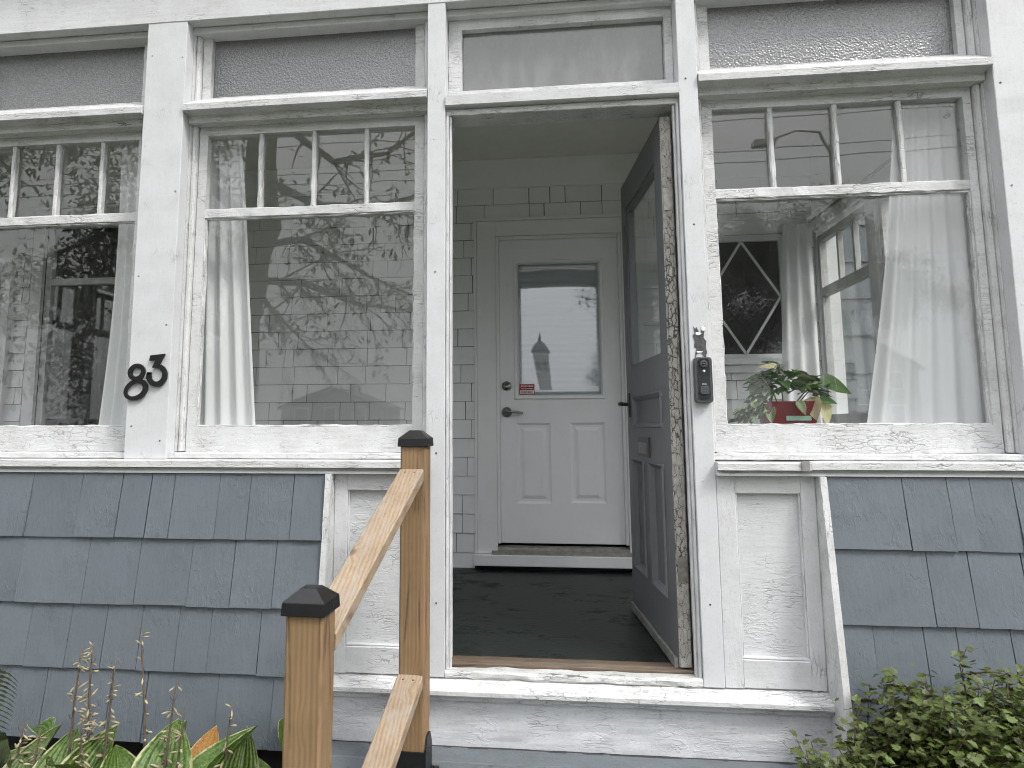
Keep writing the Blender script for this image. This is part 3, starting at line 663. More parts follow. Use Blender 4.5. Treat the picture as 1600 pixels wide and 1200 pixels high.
def ring(m, x0, x1, z0, z1, w, y0, y1, yb=None):
    """picture-frame moulding: slopes from depth y0 (outside) to y1 (inside edge)"""
    o = [(x0, z0), (x1, z0), (x1, z1), (x0, z1)]; i = [(x0 + w, z0 + w), (x1 - w, z0 + w), (x1 - w, z1 - w), (x0 + w, z1 - w)]
    vs = [(a, y0, c) for a, c in o] + [(a, y1, c) for a, c in i]
    m.add(vs, [(k, (k + 1) % 4, 4 + (k + 1) % 4, 4 + k) for k in range(4)])
for P4 in (PA, PB):
    m = MB(); x0, x1, z0, z1 = P4
    ring(m, x0, x1, z0, z1, 0.014, dy, dy + 0.010); ring(m, x0 + .014, x1 - .014, z0 + .014, z1 - .014, 0.016, dy + 0.010, dy + 0.010)
    ring(m, x0 + .030, x1 - .030, z0 + .030, z1 - .030, 0.022, dy + 0.010, dy + 0.001)
    m.add([(x0 + .052, dy + .001, z0 + .052), (x1 - .052, dy + .001, z0 + .052), (x1 - .052, dy + .001, z1 - .052), (x0 + .052, dy + .001, z1 - .052)], [(0, 1, 2, 3)])
    m.build('door_panel', 'doorwhite', idoor)
m = MB(); ring(m, fx0, fx1, fz0, fz1, 0.008, dy, dy - 0.010); ring(m, fx0 + .008, fx1 - .008, fz0 + .008, fz1 - .008, 0.012, dy - 0.010, dy - 0.008); ring(m, fx0 + .02, fx1 - .02, fz0 + .02, fz1 - .02, 0.0125, dy - 0.008, dy + 0.012)
m.build('window_frame', 'doorwhite', idoor)
pm_ = MB(); ng = 24
for side in (0, 1):
    for k in range(ng + 1):
        for i in range(ng + 1):
            q, r = 2*i/ng - 1, 2*k/ng - 1
            pm_.v.append((lerp(gx0 - .002, gx1 + .002, i/ng), dy + 0.0102 + 0.0013*(1 - q*q)*(1 - r*r) + 0.004*side, lerp(gz0 - .002, gz1 + .002, k/ng)))
w1 = ng + 1; nb_ = w1*w1
for k in range(ng):
    for i in range(ng): a = k*w1 + i; pm_.f += [(a, a + 1, a + w1 + 1, a + w1), (nb_ + a + w1, nb_ + a + w1 + 1, nb_ + a + 1, nb_ + a)]
for i in range(ng): pm_.f += [(i, nb_ + i, nb_ + i + 1, i + 1), (ng*w1 + i, ng*w1 + i + 1, nb_ + ng*w1 + i + 1, nb_ + ng*w1 + i), (i*w1, (i + 1)*w1, nb_ + (i + 1)*w1, nb_ + i*w1), (i*w1 + ng, nb_ + i*w1 + ng, nb_ + (i + 1)*w1 + ng, (i + 1)*w1 + ng)]
pm_.build('pane', 'glass_inner', idoor, smooth=True)
m = MB(); nb = 46
for i in range(nb + 1):
    z = lerp(1.06, 1.99, i/nb); y = dy + (0.034 if i % 2 else 0.028); m.v += [(gx0 - .02, y, z), (gx1 + .02, y, z)]
m.f = [(2*i, 2*i + 1, 2*i + 3, 2*i + 2) for i in range(nb)]
m.build('pleated_blind', 'blindcl', idoor, label='white pleated blind behind the door glass')
# lock and lever
MB().lathe([(0.031, 0.0), (0.031, -0.008), (0.027, -0.014), (0.020, -0.016), (0.019, -0.021), (0.0, -0.022)], (0.109, dy, 1.148), 'y', 20).build('deadbolt', 'nickel', idoor, smooth=True)
MB().lathe([(0.034, 0.0), (0.034, -0.006), (0.028, -0.015), (0.013, -0.018), (0.012, -0.05), (0.0, -0.052)], (0.109, dy, 0.978), 'y', 20).build('door_rose', 'nickel', idoor, smooth=True)
MB().tube([(0.105, dy - 0.046, 0.980), (0.13, dy - 0.050, 0.981), (0.17, dy - 0.050, 0.977), (0.215, dy - 0.046, 0.972)], [0.011, 0.0095, 0.008, 0.0065], 10).build('door_lever', 'nickel', idoor, smooth=True)
stk = MB().box(gx0 + 0.002, gx0 + 0.099, dy + 0.0085, dy + 0.0097, gz0 + 0.004, gz0 + 0.072).build('warning_sticker', 'red', idoor, label='red sticker with white lettering in the glass corner')
m = MB()
for r, (za, zb, n) in enumerate(((0.054, 0.064, 9), (0.041, 0.046, 13))):
    x = gx0 + 0.012
    while x < gx0 + 0.088:
        w_ = random.uniform(0.003, 0.009); m.box(x, x + w_, dy + 0.0079, dy + 0.0083, gz0 + za, gz0 + zb); x += w_ + 0.0025
m.box(gx0 + 0.006, gx0 + 0.095, dy + 0.0079, dy + 0.0083, gz0 + 0.010, gz0 + 0.034)
m.build('sticker_lettering', 'letter', stk)
m = MB(); x = gx0 + 0.012
while x < gx0 + 0.086:
    w_ = random.uniform(0.003, 0.008)
    for za, zb in ((0.014, 0.019), (0.024, 0.029)): m.box(x, x + w_, dy + 0.0074, dy + 0.0078, gz0 + za, gz0 + zb)
    x += w_ + 0.003
m.build('sticker_small_print', 'red', stk)
# ---- diamond-leaded window
def casing(o_, w_=0.085, mat='inner_trim', sillz=True):
    x0, x1, z0, z1 = o_
    c = MB().slab([x0 - w_, x0, x1, x1 + w_], [z0, z1, z1 + w_], lambda x, z: x0 < x < x1 and z < z1, YW - 0.018, YW + 0.011).build('window_casing', mat, H)
    MB().bar(x0 - w_ - 0.01, x1 + w_ + 0.01, YW - 0.035, YW + 0.011, z1 + w_ + .0005, z1 + w_ + 0.022, 0.0005).build('drip_cap', mat, c)
    MB().bar(x0 - w_ - 0.01, x1 + w_ + 0.01, YW - 0.05, YW + 0.011, z0 - 0.036, z0 - 0.0005, 0.0005).build('sill', mat, c)
    MB().bar(x0 - w_, x1 + w_, YW - 0.022, YW + 0.011, z0 - 0.085, z0 - 0.037, 0.0005).build('apron', mat, c)
    return c
casing(DW)
dw = MB().frame(DW[0] + .001, DW[1] - .001, DW[2], DW[3], DW[0] + .04, DW[1] - .04, DW[2] + .035, DW[3] - .04, YW + 0.02, YW + 0.06, 0, 1).build('diamond_window', 'inner_trim', H, label='dark pebbled window with white diamond bars')
MB().box(DW[0] + .03, DW[1] - .03, YW + 0.045, YW + 0.049, DW[2] + .02, DW[3] - .02).build('pane', 'obsc_dark', dw)
xa, xb, za, zb = DW[0] + .04, DW[1] - .04, DW[2] + .035, DW[3] - .04; xm, zm = (xa + xb)/2, (za + zb)/2
for (p, q) in (((xa, zm), (xm, zb)), ((xm, zb), (xb, zm)), ((xb, zm), (xm, za)), ((xm, za), (xa, zm))):
    d = Vector((q[0] - p[0], 0, q[1] - p[1])).normalized(); nrm = Vector((-d.z, 0, d.x))*0.0075
    m = MB(); P0, P1 = Vector((p[0], YW + .034, p[1])), Vector((q[0], YW + .034, q[1]))
    e_ = Vector((0, 0.010, 0)); c = [P0 - nrm, P0 + nrm, P1 + nrm, P1 - nrm]
    m.add(c + [k + e_ for k in c], [(0, 1, 2, 3), (7, 6, 5, 4), (0, 4, 5, 1), (1, 5, 6, 2), (2, 6, 7, 3), (3, 7, 4, 0)])
    m.build('diamond_bar', 'inner_trim', dw)
# ---- left inner window, dark room behind
casing(LW)
lw_ = MB().slab([LW[0] + .001, LW[0] + .045, LW[1] - .045, LW[1] - .001], [LW[2], LW[2] + .04, 1.90, 1.945, LW[3] - .04, LW[3]], lambda x, z: LW[0] + .045 < x < LW[1] - .045 and (LW[2] + .04 < z < 1.90 or 1.945 < z < LW[3] - .04), YW + 0.02, YW + 0.06).build('inner_window', 'inner_trim', H)
MB().box(LW[0] + .03, LW[1] - .03, YW + 0.04, YW + 0.044, LW[2] + .02, LW[3] - .02).build('pane', 'glass', lw_)
# dark house beyond the wall
m = MB(lambda x, z, y: (x, y, z))
m.box(-4.6, 2.2, -0.1, 2.75, YW + 0.135, 5.0); m.f = [f for f in m.f if not all(abs(m.v[i][1] - YW - 0.135) < 1e-6 for i in f)]
m.build('room_shell', 'room', H)
# ---- porch ends
def end_window(xw, yr, y0, y1, munt, parent):
    """window in an end wall at x = xw (inner face), thickness 0.12 towards +x"""
    a, c = xw + 0.004, xw + 0.044
    sw = lambda y, x, z: (x, y, z)
    w = MB(sw).slab([y0, y0 + .03, y1 - .03, y1], [0.90, 0.955, 1.678, 1.732, 2.02, 2.06], lambda y, z: y0 + .03 < y < y1 - .03 and (0.955 < z < 1.678 or 1.732 < z < 2.02), a, c).build('end_window', 'sash_v', parent)
    for q in munt: MB().bar(a + .004, c - .004, q - .010, q + .010, 1.732, 2.02).build('muntin', 'sash_v', w)
    MB().box(a + .018, a + .022, y0 + .025, y1 - .025, 0.94, 2.03).build('pane', 'glass', w)
XE = 2.065
for xw, nm in ((XE, 'r'), (XL, 'l')):
    ew = MB(lambda y, x, z: (x, y, z)).slab([0.1605, 0.36, 1.0, 1.10, 1.815, YW + .011], [-0.02, 0.86, 2.10, 2.674], lambda y, z: 0.86 < z < 2.10 and (0.36 < y < 1.0 or 1.10 < y < 1.815), xw, xw + 0.12).build('end_wall', 'inner_trim', H)
    for ya, yb in ((0.361, 0.999), (1.101, 1.814)): MB().box(xw + 0.001, xw + 0.119, ya, yb, 0.8605, 0.899).build('end_sill', 'inner_trim', ew)
    end_window(xw, 0, 1.101, 1.814, (1.535, 1.325), H); end_window(xw, 0, 0.361, 0.999, (0.78, 0.57), H)  # the left end is unseen, its windows added to let light in
    if nm == 'r':
        MB().prism([(xw - 0.05, 2.19), (xw - 0.05, 2.175), (xw - 0.02, 2.15), (xw - 0.018, 2.09), (xw - 0.0005, 2.09), (xw - 0.0005, 2.19)], 1, 0.20, YW - 0.05).build('end_head_casing', 'inner_trim', ew)
        MB().bar(xw - 0.02, xw - .0005, 1.0, 1.10, 0.87, 2.089).build('mullion_casing', 'inner_trim', ew)
# ---- blue main wall beyond the porch, seen through the end window
bw = MB().slab([-4.7, 2.186, 6.0], [GZ, 2.76, 5.5], lambda x, z: x < 2.186 and z < 2.76, YW + 0.06, YW + 0.2).build('side_wall', 'blue', H)
far_courses = MB()
for c in range(26):
    zb = 5.22 - 0.236*c; x = 2.187
    while x < 5.8:
        e = x + random.uniform(0.12, 0.26)
        m = MB() if x < 2.9 and zb > 0.6 else far_courses
        m.prism([(YW + 0.045, zb), (YW + 0.056, zb + 0.233), (YW + 0.0595, zb + 0.233), (YW + 0.0595, zb)], 0, x + .001, e - .001)
        if m is not far_courses: m.build('shingle', 'blue', bw)
        x = e
tag(far_courses.build('shingle_courses', 'blue', bw), kind='stuff')
# ---- open grey front door, swung inward on its right-hand jamb
hx, hy = 0.838, 0.072
du = Vector((0.772 - 0.838, 0.857, 0)).normalized(); dn = Vector((du.y, -du.x, 0))      # along the leaf; through its thickness, away from the passage
def dxf(a, t, z): q = Vector((hx, hy, 0)) + du*a + dn*t; return (q.x, q.y, z)
DZ0, DZ1, DWD = 0.012, 2.122, 0.86
PU = (0.125, 0.705, 0.880, 1.030); PL1 = (0.50, 0.765, 0.222, 0.728); PL2 = (0.135, 0.385, 0.222, 0.736); GL = (0.118, 0.745, 1.165, 1.975)
PL1 = (0.50, 0.745, 0.222, 0.736); DH = (GL, PU, PL1, PL2)
fd = MB(dxf).slab([0.004, DWD] + [q for h_ in DH for q in h_[:2]], [DZ0, DZ1] + [q for h_ in DH for q in h_[2:]], lambda x, z: any(h_[0] < x < h_[1] and h_[2] < z < h_[3] for h_ in DH), 0.0, 0.044).build('front_door', 'grey', H, label='old grey panelled front door standing open inward')
for Pq in (PU, PL1, PL2):
    m = MB(dxf); a0, a1, z0, z1 = Pq;
    def rr(w0, w1, t0, t1):
        o = [(a0 + w0, z0 + w0), (a1 - w0, z0 + w0), (a1 - w0, z1 - w0), (a0 + w0, z1 - w0)]; i = [(a0 + w1, z0 + w1), (a1 - w1, z0 + w1), (a1 - w1, z1 - w1), (a0 + w1, z1 - w1)]
        m.add([(p, t0, q) for p, q in o] + [(p, t1, q) for p, q in i], [(k, (k + 1) % 4, 4 + (k + 1) % 4, 4 + k) for k in range(4)])
    rr(0, 0.006, -0.001, -0.009); rr(0.006, 0.020, -0.009, 0.004); rr(0.020, 0.026, 0.004, 0.014)
    m.box(a0 + 0.024, a1 - 0.024, 0.014, 0.030, z0 + 0.024, z1 - 0.024)
    m.build('door_panel', 'grey', fd)
m = MB(dxf)
for (a0, a1, z0, z1) in ((GL[0], GL[1], GL[2] - .001, GL[2] + 0.018), (GL[0], GL[1], GL[3] - 0.018, GL[3] + .001), (GL[0] - .001, GL[0] + 0.018, GL[2], GL[3]), (GL[1] - 0.018, GL[1] + .001, GL[2], GL[3])):
    m.box(a0, a1, 0.006, 0.036, z0, z1)
m.build('glazing_bead', 'grey', fd)
MB(dxf).box(GL[0] + .005, GL[1] - .005, 0.020, 0.024, GL[2] + .005, GL[3] - .005).build('pane', 'glass_door', fd)
sl = MB(dxf).box(0.37, 0.59, -0.007, -0.0005, 0.752, 0.838).build('mail_slot', 'darkgrey', fd)
MB(dxf).box(0.395, 0.565, -0.011, -0.0072, 0.766, 0.815).build('slot_flap', 'tarnish', sl)
MB(dxf).tube([(0.80, -0.001, 0.995), (0.80, -0.045, 0.995)], 0.009, 10).build('handle_spindle', 'blackpl', fd)
MB(dxf).tube([(0.80, -0.048, 0.996), (0.76, -0.050, 0.996), (0.70, -0.047, 0.994)], [0.011, 0.010, 0.007], 10).build('door_handle', 'blackpl', fd, smooth=True)
MB(dxf).box(0.785, 0.815, -0.006, -0.0005, 0.93, 1.05).build('handle_plate', 'blackpl', fd)
b = MB(); n = 60
for i in range(n + 1):
    z = lerp(DZ0 + .001, DZ1 - .001, i/n); j = 0.0022*noise.noise(Vector((z*30, 1, 1))); k = 0.0026*noise.noise(Vector((z*24, 7, 1)))
    b.v += [(0.003 + 0.0, 0.0445 + j, z), (-0.003 + k, 0.040 + j*.5, z), (-0.003 + k*.7, 0.004 + j, z), (0.0035, -0.0008 + j*.3, z)]
for i in range(n):
    for k in range(3): b.f.append((i*4 + k, i*4 + k + 1, i*4 + 5 + k, i*4 + 4 + k))
bo = MB(dxf); bo.add(b.v, b.f); bo.build('door_edge', 'alligator', fd, label='flaking cracked white hinge edge of the grey door')
MB(dxf).bar(0.02, DWD - 0.01, -0.014, -0.0008, DZ0 - 0.008, DZ0 + 0.03, 0.0012, 0.03).build('weather_strip', 'alu', fd)
for z in (0.36, 1.78):
    MB(dxf).box(-0.0065, -0.0045, 0.004, 0.040, z - 0.045, z + 0.045).build('hinge', 'tarnish', fd)
# peeled patch above the bell
m = MB(); pts = []
for k in range(26):
    a = 2*math.pi*k/26; r = 1 + 0.75*noise.noise(Vector((math.cos(a)*3.4, math.sin(a)*3.4, 3)))
    pts.append((0.943 + 0.021*r*max(-0.9, min(0.9, math.cos(a)*1.4)), 1.203 + 0.058*r*max(-0.9, min(0.9, math.sin(a)*1.3))))
m.prism([(p[0], p[1]) for p in pts], 1, -0.0022, 0.003); M['peel'] = plain('bare_grey_wood', (0.075, 0.075, 0.078), 0.85, 0, 0.4, 60, 0.4); m.build('peeled_patch', 'peel', H, label='grey peeled paint patch above the doorbell')
m = MB()
for cx, cz, rx, rz in ((0.938, 1.232, 0.012, 0.006), (0.957, 1.252, 0.009, 0.010), (0.940, 1.163, 0.014, 0.003)):
    m.prism([(cx + rx*math.cos(2*math.pi*k/12)*(1 + .2*math.sin(k*5)), cz + rz*math.sin(2*math.pi*k/12)) for k in range(12)], 1, -0.0032, -0.0023)
m.build('paint_flake', 'white', H)

# ================================================================== STEPS AND HANDRAIL
st = thing('porch_steps', (0.5, -0.7, GZ), 'grey painted wooden steps below the white threshold', 'steps')
for i in range(4):
    y1 = -0.012 - i*0.118; MB().bar(-0.47, 1.32, y1 - 0.114, y1, -0.288, -0.2625 + random.uniform(-.0008, .0008), 0.0006, 0.05).build('plank', 'deck', st)
for z, ya in ((-0.47, -0.488), (-0.655, -0.77)):
    for i in range(2): MB().bar(-0.26, 1.30, ya - 0.14 - i*0.143, ya - i*0.143, z - 0.028, z, 0.0006, 0.05).build('plank', 'deck', st)
for xx in (-0.22, 0.5, 1.22):
    MB().prism([(-0.02, GZ), (-0.02, -0.289), (-0.484, -0.289), (-0.484, -0.499), (-0.77, -0.499), (-0.77, -0.684), (-1.05, -0.684), (-1.05, GZ)], 0, xx, xx + 0.04).build('stringer', 'deck', st)
# handrail, its run turned a little away from the door
hr = thing('handrail', (-0.15, -0.6, -0.262), 'cedar handrail with two black-capped posts beside the entrance steps', 'handrail')
PT = Vector((-0.0895, -0.238, 0)); PN = Vector((-0.186, -1.030, 0))
u = (PN - PT).normalized(); nr = Vector((-u.y, u.x, 0))     # nr points right (+x)
if nr.x < 0: nr = -nr
def local(c):
    k = R_(2.5); cx_, sx_ = math.cos(k), math.sin(k)                            # the posts stand almost square to the wall
    return lambda a, d, z: (c.x + cx_*a + sx_*d, c.y - sx_*a + cx_*d, z)        # a right, d towards the house
hw = 0.0445
def cap(c, z, s=0.053):
    m = MB(local(c))
    m.add([(-s, -s, z - 0.002), (s, -s, z - 0.002), (s, s, z - 0.002), (-s, s, z - 0.002), (-s*.965, -s*.965, z + 0.027), (s*.965, -s*.965, z + 0.027), (s*.965, s*.965, z + 0.027), (-s*.965, s*.965, z + 0.027), (-s*.36, -s*.36, z + 0.054), (s*.36, -s*.36, z + 0.054), (s*.36, s*.36, z + 0.054), (-s*.36, s*.36, z + 0.054)],
          [(3, 2, 1, 0), (0, 1, 5, 4), (1, 2, 6, 5), (2, 3, 7, 6), (3, 0, 4, 7), (4, 5, 9, 8), (5, 6, 10, 9), (6, 7, 11, 10), (7, 4, 8, 11), (8, 9, 10, 11)])
    o = m.build('post_cap', 'black', hr); bv = o.modifiers.new('bevel', 'BEVEL'); bv.width = 0.0018; bv.segments = 2; bv.limit_method = 'ANGLE'; bv.angle_limit = R_(15)
    MB(local(c)).lathe([(0.0035, 0), (0.0035, 0.002), (0.0, 0.0025)], (s - 0.0005, 0, z + 0.012), 'x', 10).build('cap_screw', 'blackpl', hr)
MB(local(PT)).bar(-hw, hw, -hw, hw, -0.2555, 0.826, 0.0006, 0.05, 0.006).build('post', 'cedar', hr)
MB(local(PN)).bar(-hw, hw, -hw, hw, GZ + 0.08, 0.468, 0.0006, 0.05, 0.006).build('post', 'cedar', hr)
cap(PT, 0.822); cap(PN, 0.463)
def base(c, z):
    m = MB(local(c)); t0, t1 = hw + 0.0006, hw + 0.007
    prof = lambda s_: [(-s_, z + .006), (s_, z + .006), (s_, z + 0.10), (s_*.5, z + 0.135), (-s_*.5, z + 0.135), (-s_, z + 0.10)]
    bb = MB(local(c)).box(-0.072, 0.072, -0.072, 0.072, z - .0005, z + 0.0055).build('post_base', 'black', hr)
    for q0, q1 in ((t0, t1), (-t1, -t0)):
        MB(local(c)).prism(prof(hw), 0, q0, q1).build('base_plate', 'black', bb)
        MB(local(c)).box(-hw - .006, hw + .006, q0, q1, z + .006, z + 0.095).build('base_plate', 'black', bb)
    for a in (-0.061, 0.061):
        for d in (-0.061, 0.061): MB(local(c)).lathe([(0.008, 0), (0.008, 0.005), (0.0, 0.007)], (a, d, z + 0.0056), 'z', 8).build('bolt', 'nickel', bb)
    MB(local(c)).lathe([(0.0045, 0), (0.0045, 0.003), (0.0, 0.004)], (t1, 0, z + 0.085), 'x', 8).build('bolt', 'nickel', bb)
base(PT, -0.262); base(PN, GZ + 0.074)
span = (PN - PT).length
def rail(z0, z1):
    """board laid flat from the face of the upper post down to the newel"""
    s0, s1 = hw + 0.0008, span - hw - 0.0008; t = 0.038
    sl = (z1 - z0)/(s1 - s0); vt = t*math.sqrt(1 + sl*sl)
    m = MB(lambda a, s_, z: (PT.x + nr.x*a + u.x*s_, PT.y + nr.y*a + u.y*s_, z)); w_ = 0.0435
    n = 24; vs = []
    for i in range(n + 1):
        s_ = lerp(s0, s1, i/n); z = lerp(z0, z1, i/n)
        for a, dz in ((-w_ + .004, 0), (w_ - .004, 0), (w_, -0.004), (w_, -vt + .004), (w_ - .004, -vt), (-w_ + .004, -vt), (-w_, -vt + .004), (-w_, -0.004)):
            vs.append((a + 0.0006*noise.noise(Vector((s_*20, a*9, z0))), s_, z + dz))
    fs = [(i*8 + k, i*8 + (k + 1) % 8, i*8 + 8 + (k + 1) % 8, i*8 + 8 + k) for i in range(n) for k in range(8)] + [tuple(range(7, -1, -1)), tuple(n*8 + k for k in range(8))]
    m.add(vs, fs); r = m.build('rail', 'rail', hr)
    for a in (-0.018, 0.016):
        q = s0 + 0.018; zz = lerp(z0, z1, (q - s0)/(s1 - s0))
        mm = MB(lambda a_, s_, z: (PT.x + nr.x*a_ + u.x*s_, PT.y + nr.y*a_ + u.y*s_, z)); mm.lathe([(0.004, -0.002), (0.004, 0.0008), (0.0, 0.001)], (a, q, zz), 'z', 8); mm.build('screw', 'stalk', r)
rail(0.744, 0.402); rail(0.072, -0.270)

# ================================================================== SMALL THINGS ON THE HOUSE
def ribbon(path, width, y0, y1, closed=False):
    """flat numeral stroke: path of (x,z), half widths per point"""
    n = len(path); ws = width if isinstance(width, (list, tuple)) else [width]*n
    m = MB(); vs = []
    for i, (x, z) in enumerate(path):
        p = path[(i - 1) % n] if (closed or i > 0) else path[i]; q = path[(i + 1) % n] if (closed or i < n - 1) else path[i]
        d = Vector((q[0] - p[0], q[1] - p[1])).normalized(); k = Vector((-d.y, d.x))*ws[i]
        vs += [(x + k.x, y0, z + k.y), (x - k.x, y0, z - k.y), (x - k.x, y1, z - k.y), (x + k.x, y1, z + k.y)]
    fs = []
    for i in range(n if closed else n - 1):
        j = (i + 1) % n
        for c in range(4): fs.append((i*4 + c, i*4 + (c + 1) % 4, j*4 + (c + 1) % 4, j*4 + c))
    if not closed: fs += [(3, 2, 1, 0), tuple((n - 1)*4 + c for c in range(4))]
    m.add(vs, fs); return m
e1 = [(-1.2915 + 0.0285*math.cos(t) + 0.002*math.sin(t), 1.1115 + 0.0265*math.sin(t)) for t in [2*math.pi*k/36 for k in range(36)]]
e2 = [(-1.2925 + 0.0425*math.cos(t)*(1 - 0.05*math.sin(t)), 1.0405 + 0.0345*math.sin(t) + 0.008*math.cos(t)) for t in [2*math.pi*k/40 for k in range(40)]]
m = ribbon(e1, 0.0085, -0.013, -0.004, True); m2 = ribbon(e2, [0.0085 + 0.0015*math.cos(2*math.pi*k/40) for k in range(40)], -0.0125, -0.004, True); m.add(m2.v, m2.f)
m.box(-1.295, -1.289, -0.005, -0.0007, 1.070, 1.076)
tag(at_base(m.build('house_number', 'black')), 'black metal numeral 8 on the white post between the left windows', 'house number', 'house numerals')
p3 = [(-1.2300, 1.1700), (-1.2050, 1.1745), (-1.1850, 1.1765)]
m = MB()
m.prism([(-1.2345, 1.1795), (-1.2385, 1.1590), (-1.2365, 1.1570), (-1.2110, 1.1600), (-1.2250, 1.1290), (-1.2110, 1.1268), (-1.1935, 1.1440), (-1.1720, 1.1830), (-1.1740, 1.1850)], 1, -0.013, -0.004)
arc = [(-1.212, 1.1340)] + [(-1.2035 + 0.0345*math.cos(t), 1.0985 + 0.0365*math.sin(t)) for t in [R_(95 - k*9.5) for k in range(33)]]
arc = arc[:-1] + [(-1.2395, 1.083), (-1.237, 1.090)]
w3 = [0.0075] + [0.0085 + 0.002*math.sin(math.pi*k/32) for k in range(len(arc) - 1)]
mm = ribbon(arc, w3, -0.0128, -0.004); m.add(mm.v, mm.f); m.lathe([(0.0095, 0.0), (0.0095, -0.009), (0.0, -0.0092)], (-1.235, -0.004, 1.092), 'y', 12)
m.box(-1.206, -1.200, -0.005, -0.0007, 1.060, 1.066)
tag(at_base(m.build('house_number', 'black')), 'black metal numeral 3 on the white post, right of the 8', 'house number', 'house numerals')
# doorbell
db = thing('video_doorbell', (0.945, 0.0, 0.974), 'black video doorbell with round button on the right door post', 'doorbell')
def rrect(cx, cz, w_, h_, r, n=6):
    out = []
    for sx, sz, a0 in ((1, 1, 0), (-1, 1, 90), (-1, -1, 180), (1, -1, 270)):
        for k in range(n + 1):
            a = R_(a0 + 90*k/n); out.append((cx + sx*(w_/2 - r) + r*math.cos(a), cz + sz*(h_/2 - r) + r*math.sin(a)))
    return out
o = MB().prism(rrect(0.945, 1.057, 0.064, 0.168, 0.012), 1, -0.030, -0.001).build('body', 'darkgrey', db); bv = o.modifiers.new('bevel', 'BEVEL'); bv.width = 0.003; bv.segments = 3
MB().prism(rrect(0.946, 1.060, 0.042, 0.150, 0.012), 1, -0.0325, -0.0302).build('face_plate', 'lens', db)
MB().lathe([(0.013, 0), (0.013, -0.004), (0.009, -0.005), (0.008, -0.003), (0.0, -0.002)], (0.946, -0.0326, 1.115), 'y', 20).build('camera_ring', 'darkgrey', db, smooth=False)
MB().lathe([(0.0065, 0), (0.005, -0.003), (0.0, -0.0045)], (0.946, -0.0345, 1.115), 'y', 16).build('camera_lens', 'lens', db, smooth=True)
MB().lathe([(0.006, 0), (0.005, -0.0015), (0.0, -0.002)], (0.946, -0.0326, 1.088), 'y', 12).build('sensor_window', 'tarnish', db, smooth=True)
o = MB().prism(rrect(0.946, 1.018, 0.032, 0.032, 0.010), 1, -0.0365, -0.0326).build('button', 'darkgrey', db); bv = o.modifiers.new('bevel', 'BEVEL'); bv.width = 0.0015; bv.segments = 2
def text(s_, size, loc, mat, parent, name):
    cu = bpy.data.curves.new(name, 'FONT'); cu.body = s_; cu.size = size; cu.extrude = 0.0002; cu.align_x = 'CENTER'
    to = bpy.data.objects.new(name, cu); COL.objects.link(to); dg = bpy.context.evaluated_depsgraph_get()
    me = bpy.data.meshes.new_from_object(to.evaluated_get(dg)); bpy.data.objects.remove(to)
    me.transform(Matrix.Translation(Vector(loc) - OFF[parent.name]) @ Matrix.Rotation(R_(90), 4, 'X'))
    o = bpy.data.objects.new(name, me); COL.objects.link(o); me.materials.clear(); me.materials.append(M[mat]); o.parent = parent; return o
text('blink', 0.0085, (0.946, -0.0329, 1.0385), 'letter', db, 'lettering')

# ---- curtains
def curtain(name, label, top, bot, z1, z0, folds, amp, mat='cloth', group='sheer white porch curtains', nz=26, bulge=None, ph=0.0):
    """top, bot: ((x,y),(x,y)) ends of the hem lines; folds deepen downwards"""
    nu = folds*12; m = MB()
    t0, t1 = [Vector(p) for p in top]; b0, b1 = [Vector(p) for p in bot]
    for j in range(nz + 1):
        t = j/nz; z = lerp(z1, z0, t); k = t**0.8
        p0 = t0.lerp(b0, k); p1 = t1.lerp(b1, k)
        if bulge: p0 = p0 + Vector(bulge[0])*math.sin(math.pi*t); p1 = p1 + Vector(bulge[1])*math.sin(math.pi*t)
        d = (p1 - p0); nrm = Vector((-d.y, d.x)).normalized()
        for i in range(nu + 1):
            s_ = i/nu; w_ = amp*(0.55 + 0.45*t)*math.sin(2*math.pi*folds*s_ + ph + 0.7*math.sin(3.1*s_ + 2*t)) + amp*0.5*noise.noise(Vector((s_*folds*1.3, z*1.2, ph)))
            q = p0 + d*s_ + nrm*w_; m.v.append((q.x, q.y, z + 0.004*math.sin(9*s_) + 0.003*noise.noise(Vector((s_*8, t, 2)))))
    for j in range(nz):
        for i in range(nu): a = j*(nu + 1) + i; m.f.append((a, a + 1, a + nu + 2, a + nu + 1))
    return tag(at_base(m.build(name, mat, smooth=True)), label, 'curtain', group)
curtain('curtain', 'sheer white curtain at the left edge of the middle window', ((-1.17, 0.24), (-1.00, 0.22)), ((-1.15, 0.23), (-0.885, 0.25)), 2.23, 0.888, 4, 0.020)
curtain('curtain', 'narrow sheer curtain at the right edge of the leftmost window', ((-1.60, 0.24), (-1.41, 0.22)), ((-1.635, 0.26), (-1.41, 0.22)), 2.24, 0.888, 4, 0.018, ph=1.0, bulge=((0.03, 0), (0, 0)))
curtain('curtain', 'wide sheer curtain at the right of the right window', ((1.83, 0.25), (2.035, 0.23)), ((1.632, 0.27), (2.03, 0.23)), 2.25, 0.888, 5, 0.016, ph=0.4, bulge=((0.03, 0), (0, 0)))
curtain('curtain', 'white curtain on the end window behind the potted plant', ((1.84, 1.72), (2.00, 1.70)), ((1.72, 1.58), (1.985, 1.66)), 2.12, 0.60, 3, 0.020, ph=2.0)
curtain('drape', 'dark grey drape behind the inner window on the left', ((-3.2, 2.08), (-2.58, 2.08)), ((-3.2, 2.08), (-2.58, 2.08)), 1.93, 0.80, 9, 0.018, 'darkcloth', None)
r = MB().tube([(2.005, 0.22, 2.135), (2.005, YW - 0.02, 2.135)], 0.009, 10).build('curtain_rod', 'tarnish', smooth=True)
tag(at_base(r), 'thin curtain rod along the porch end wall', 'curtain rod')
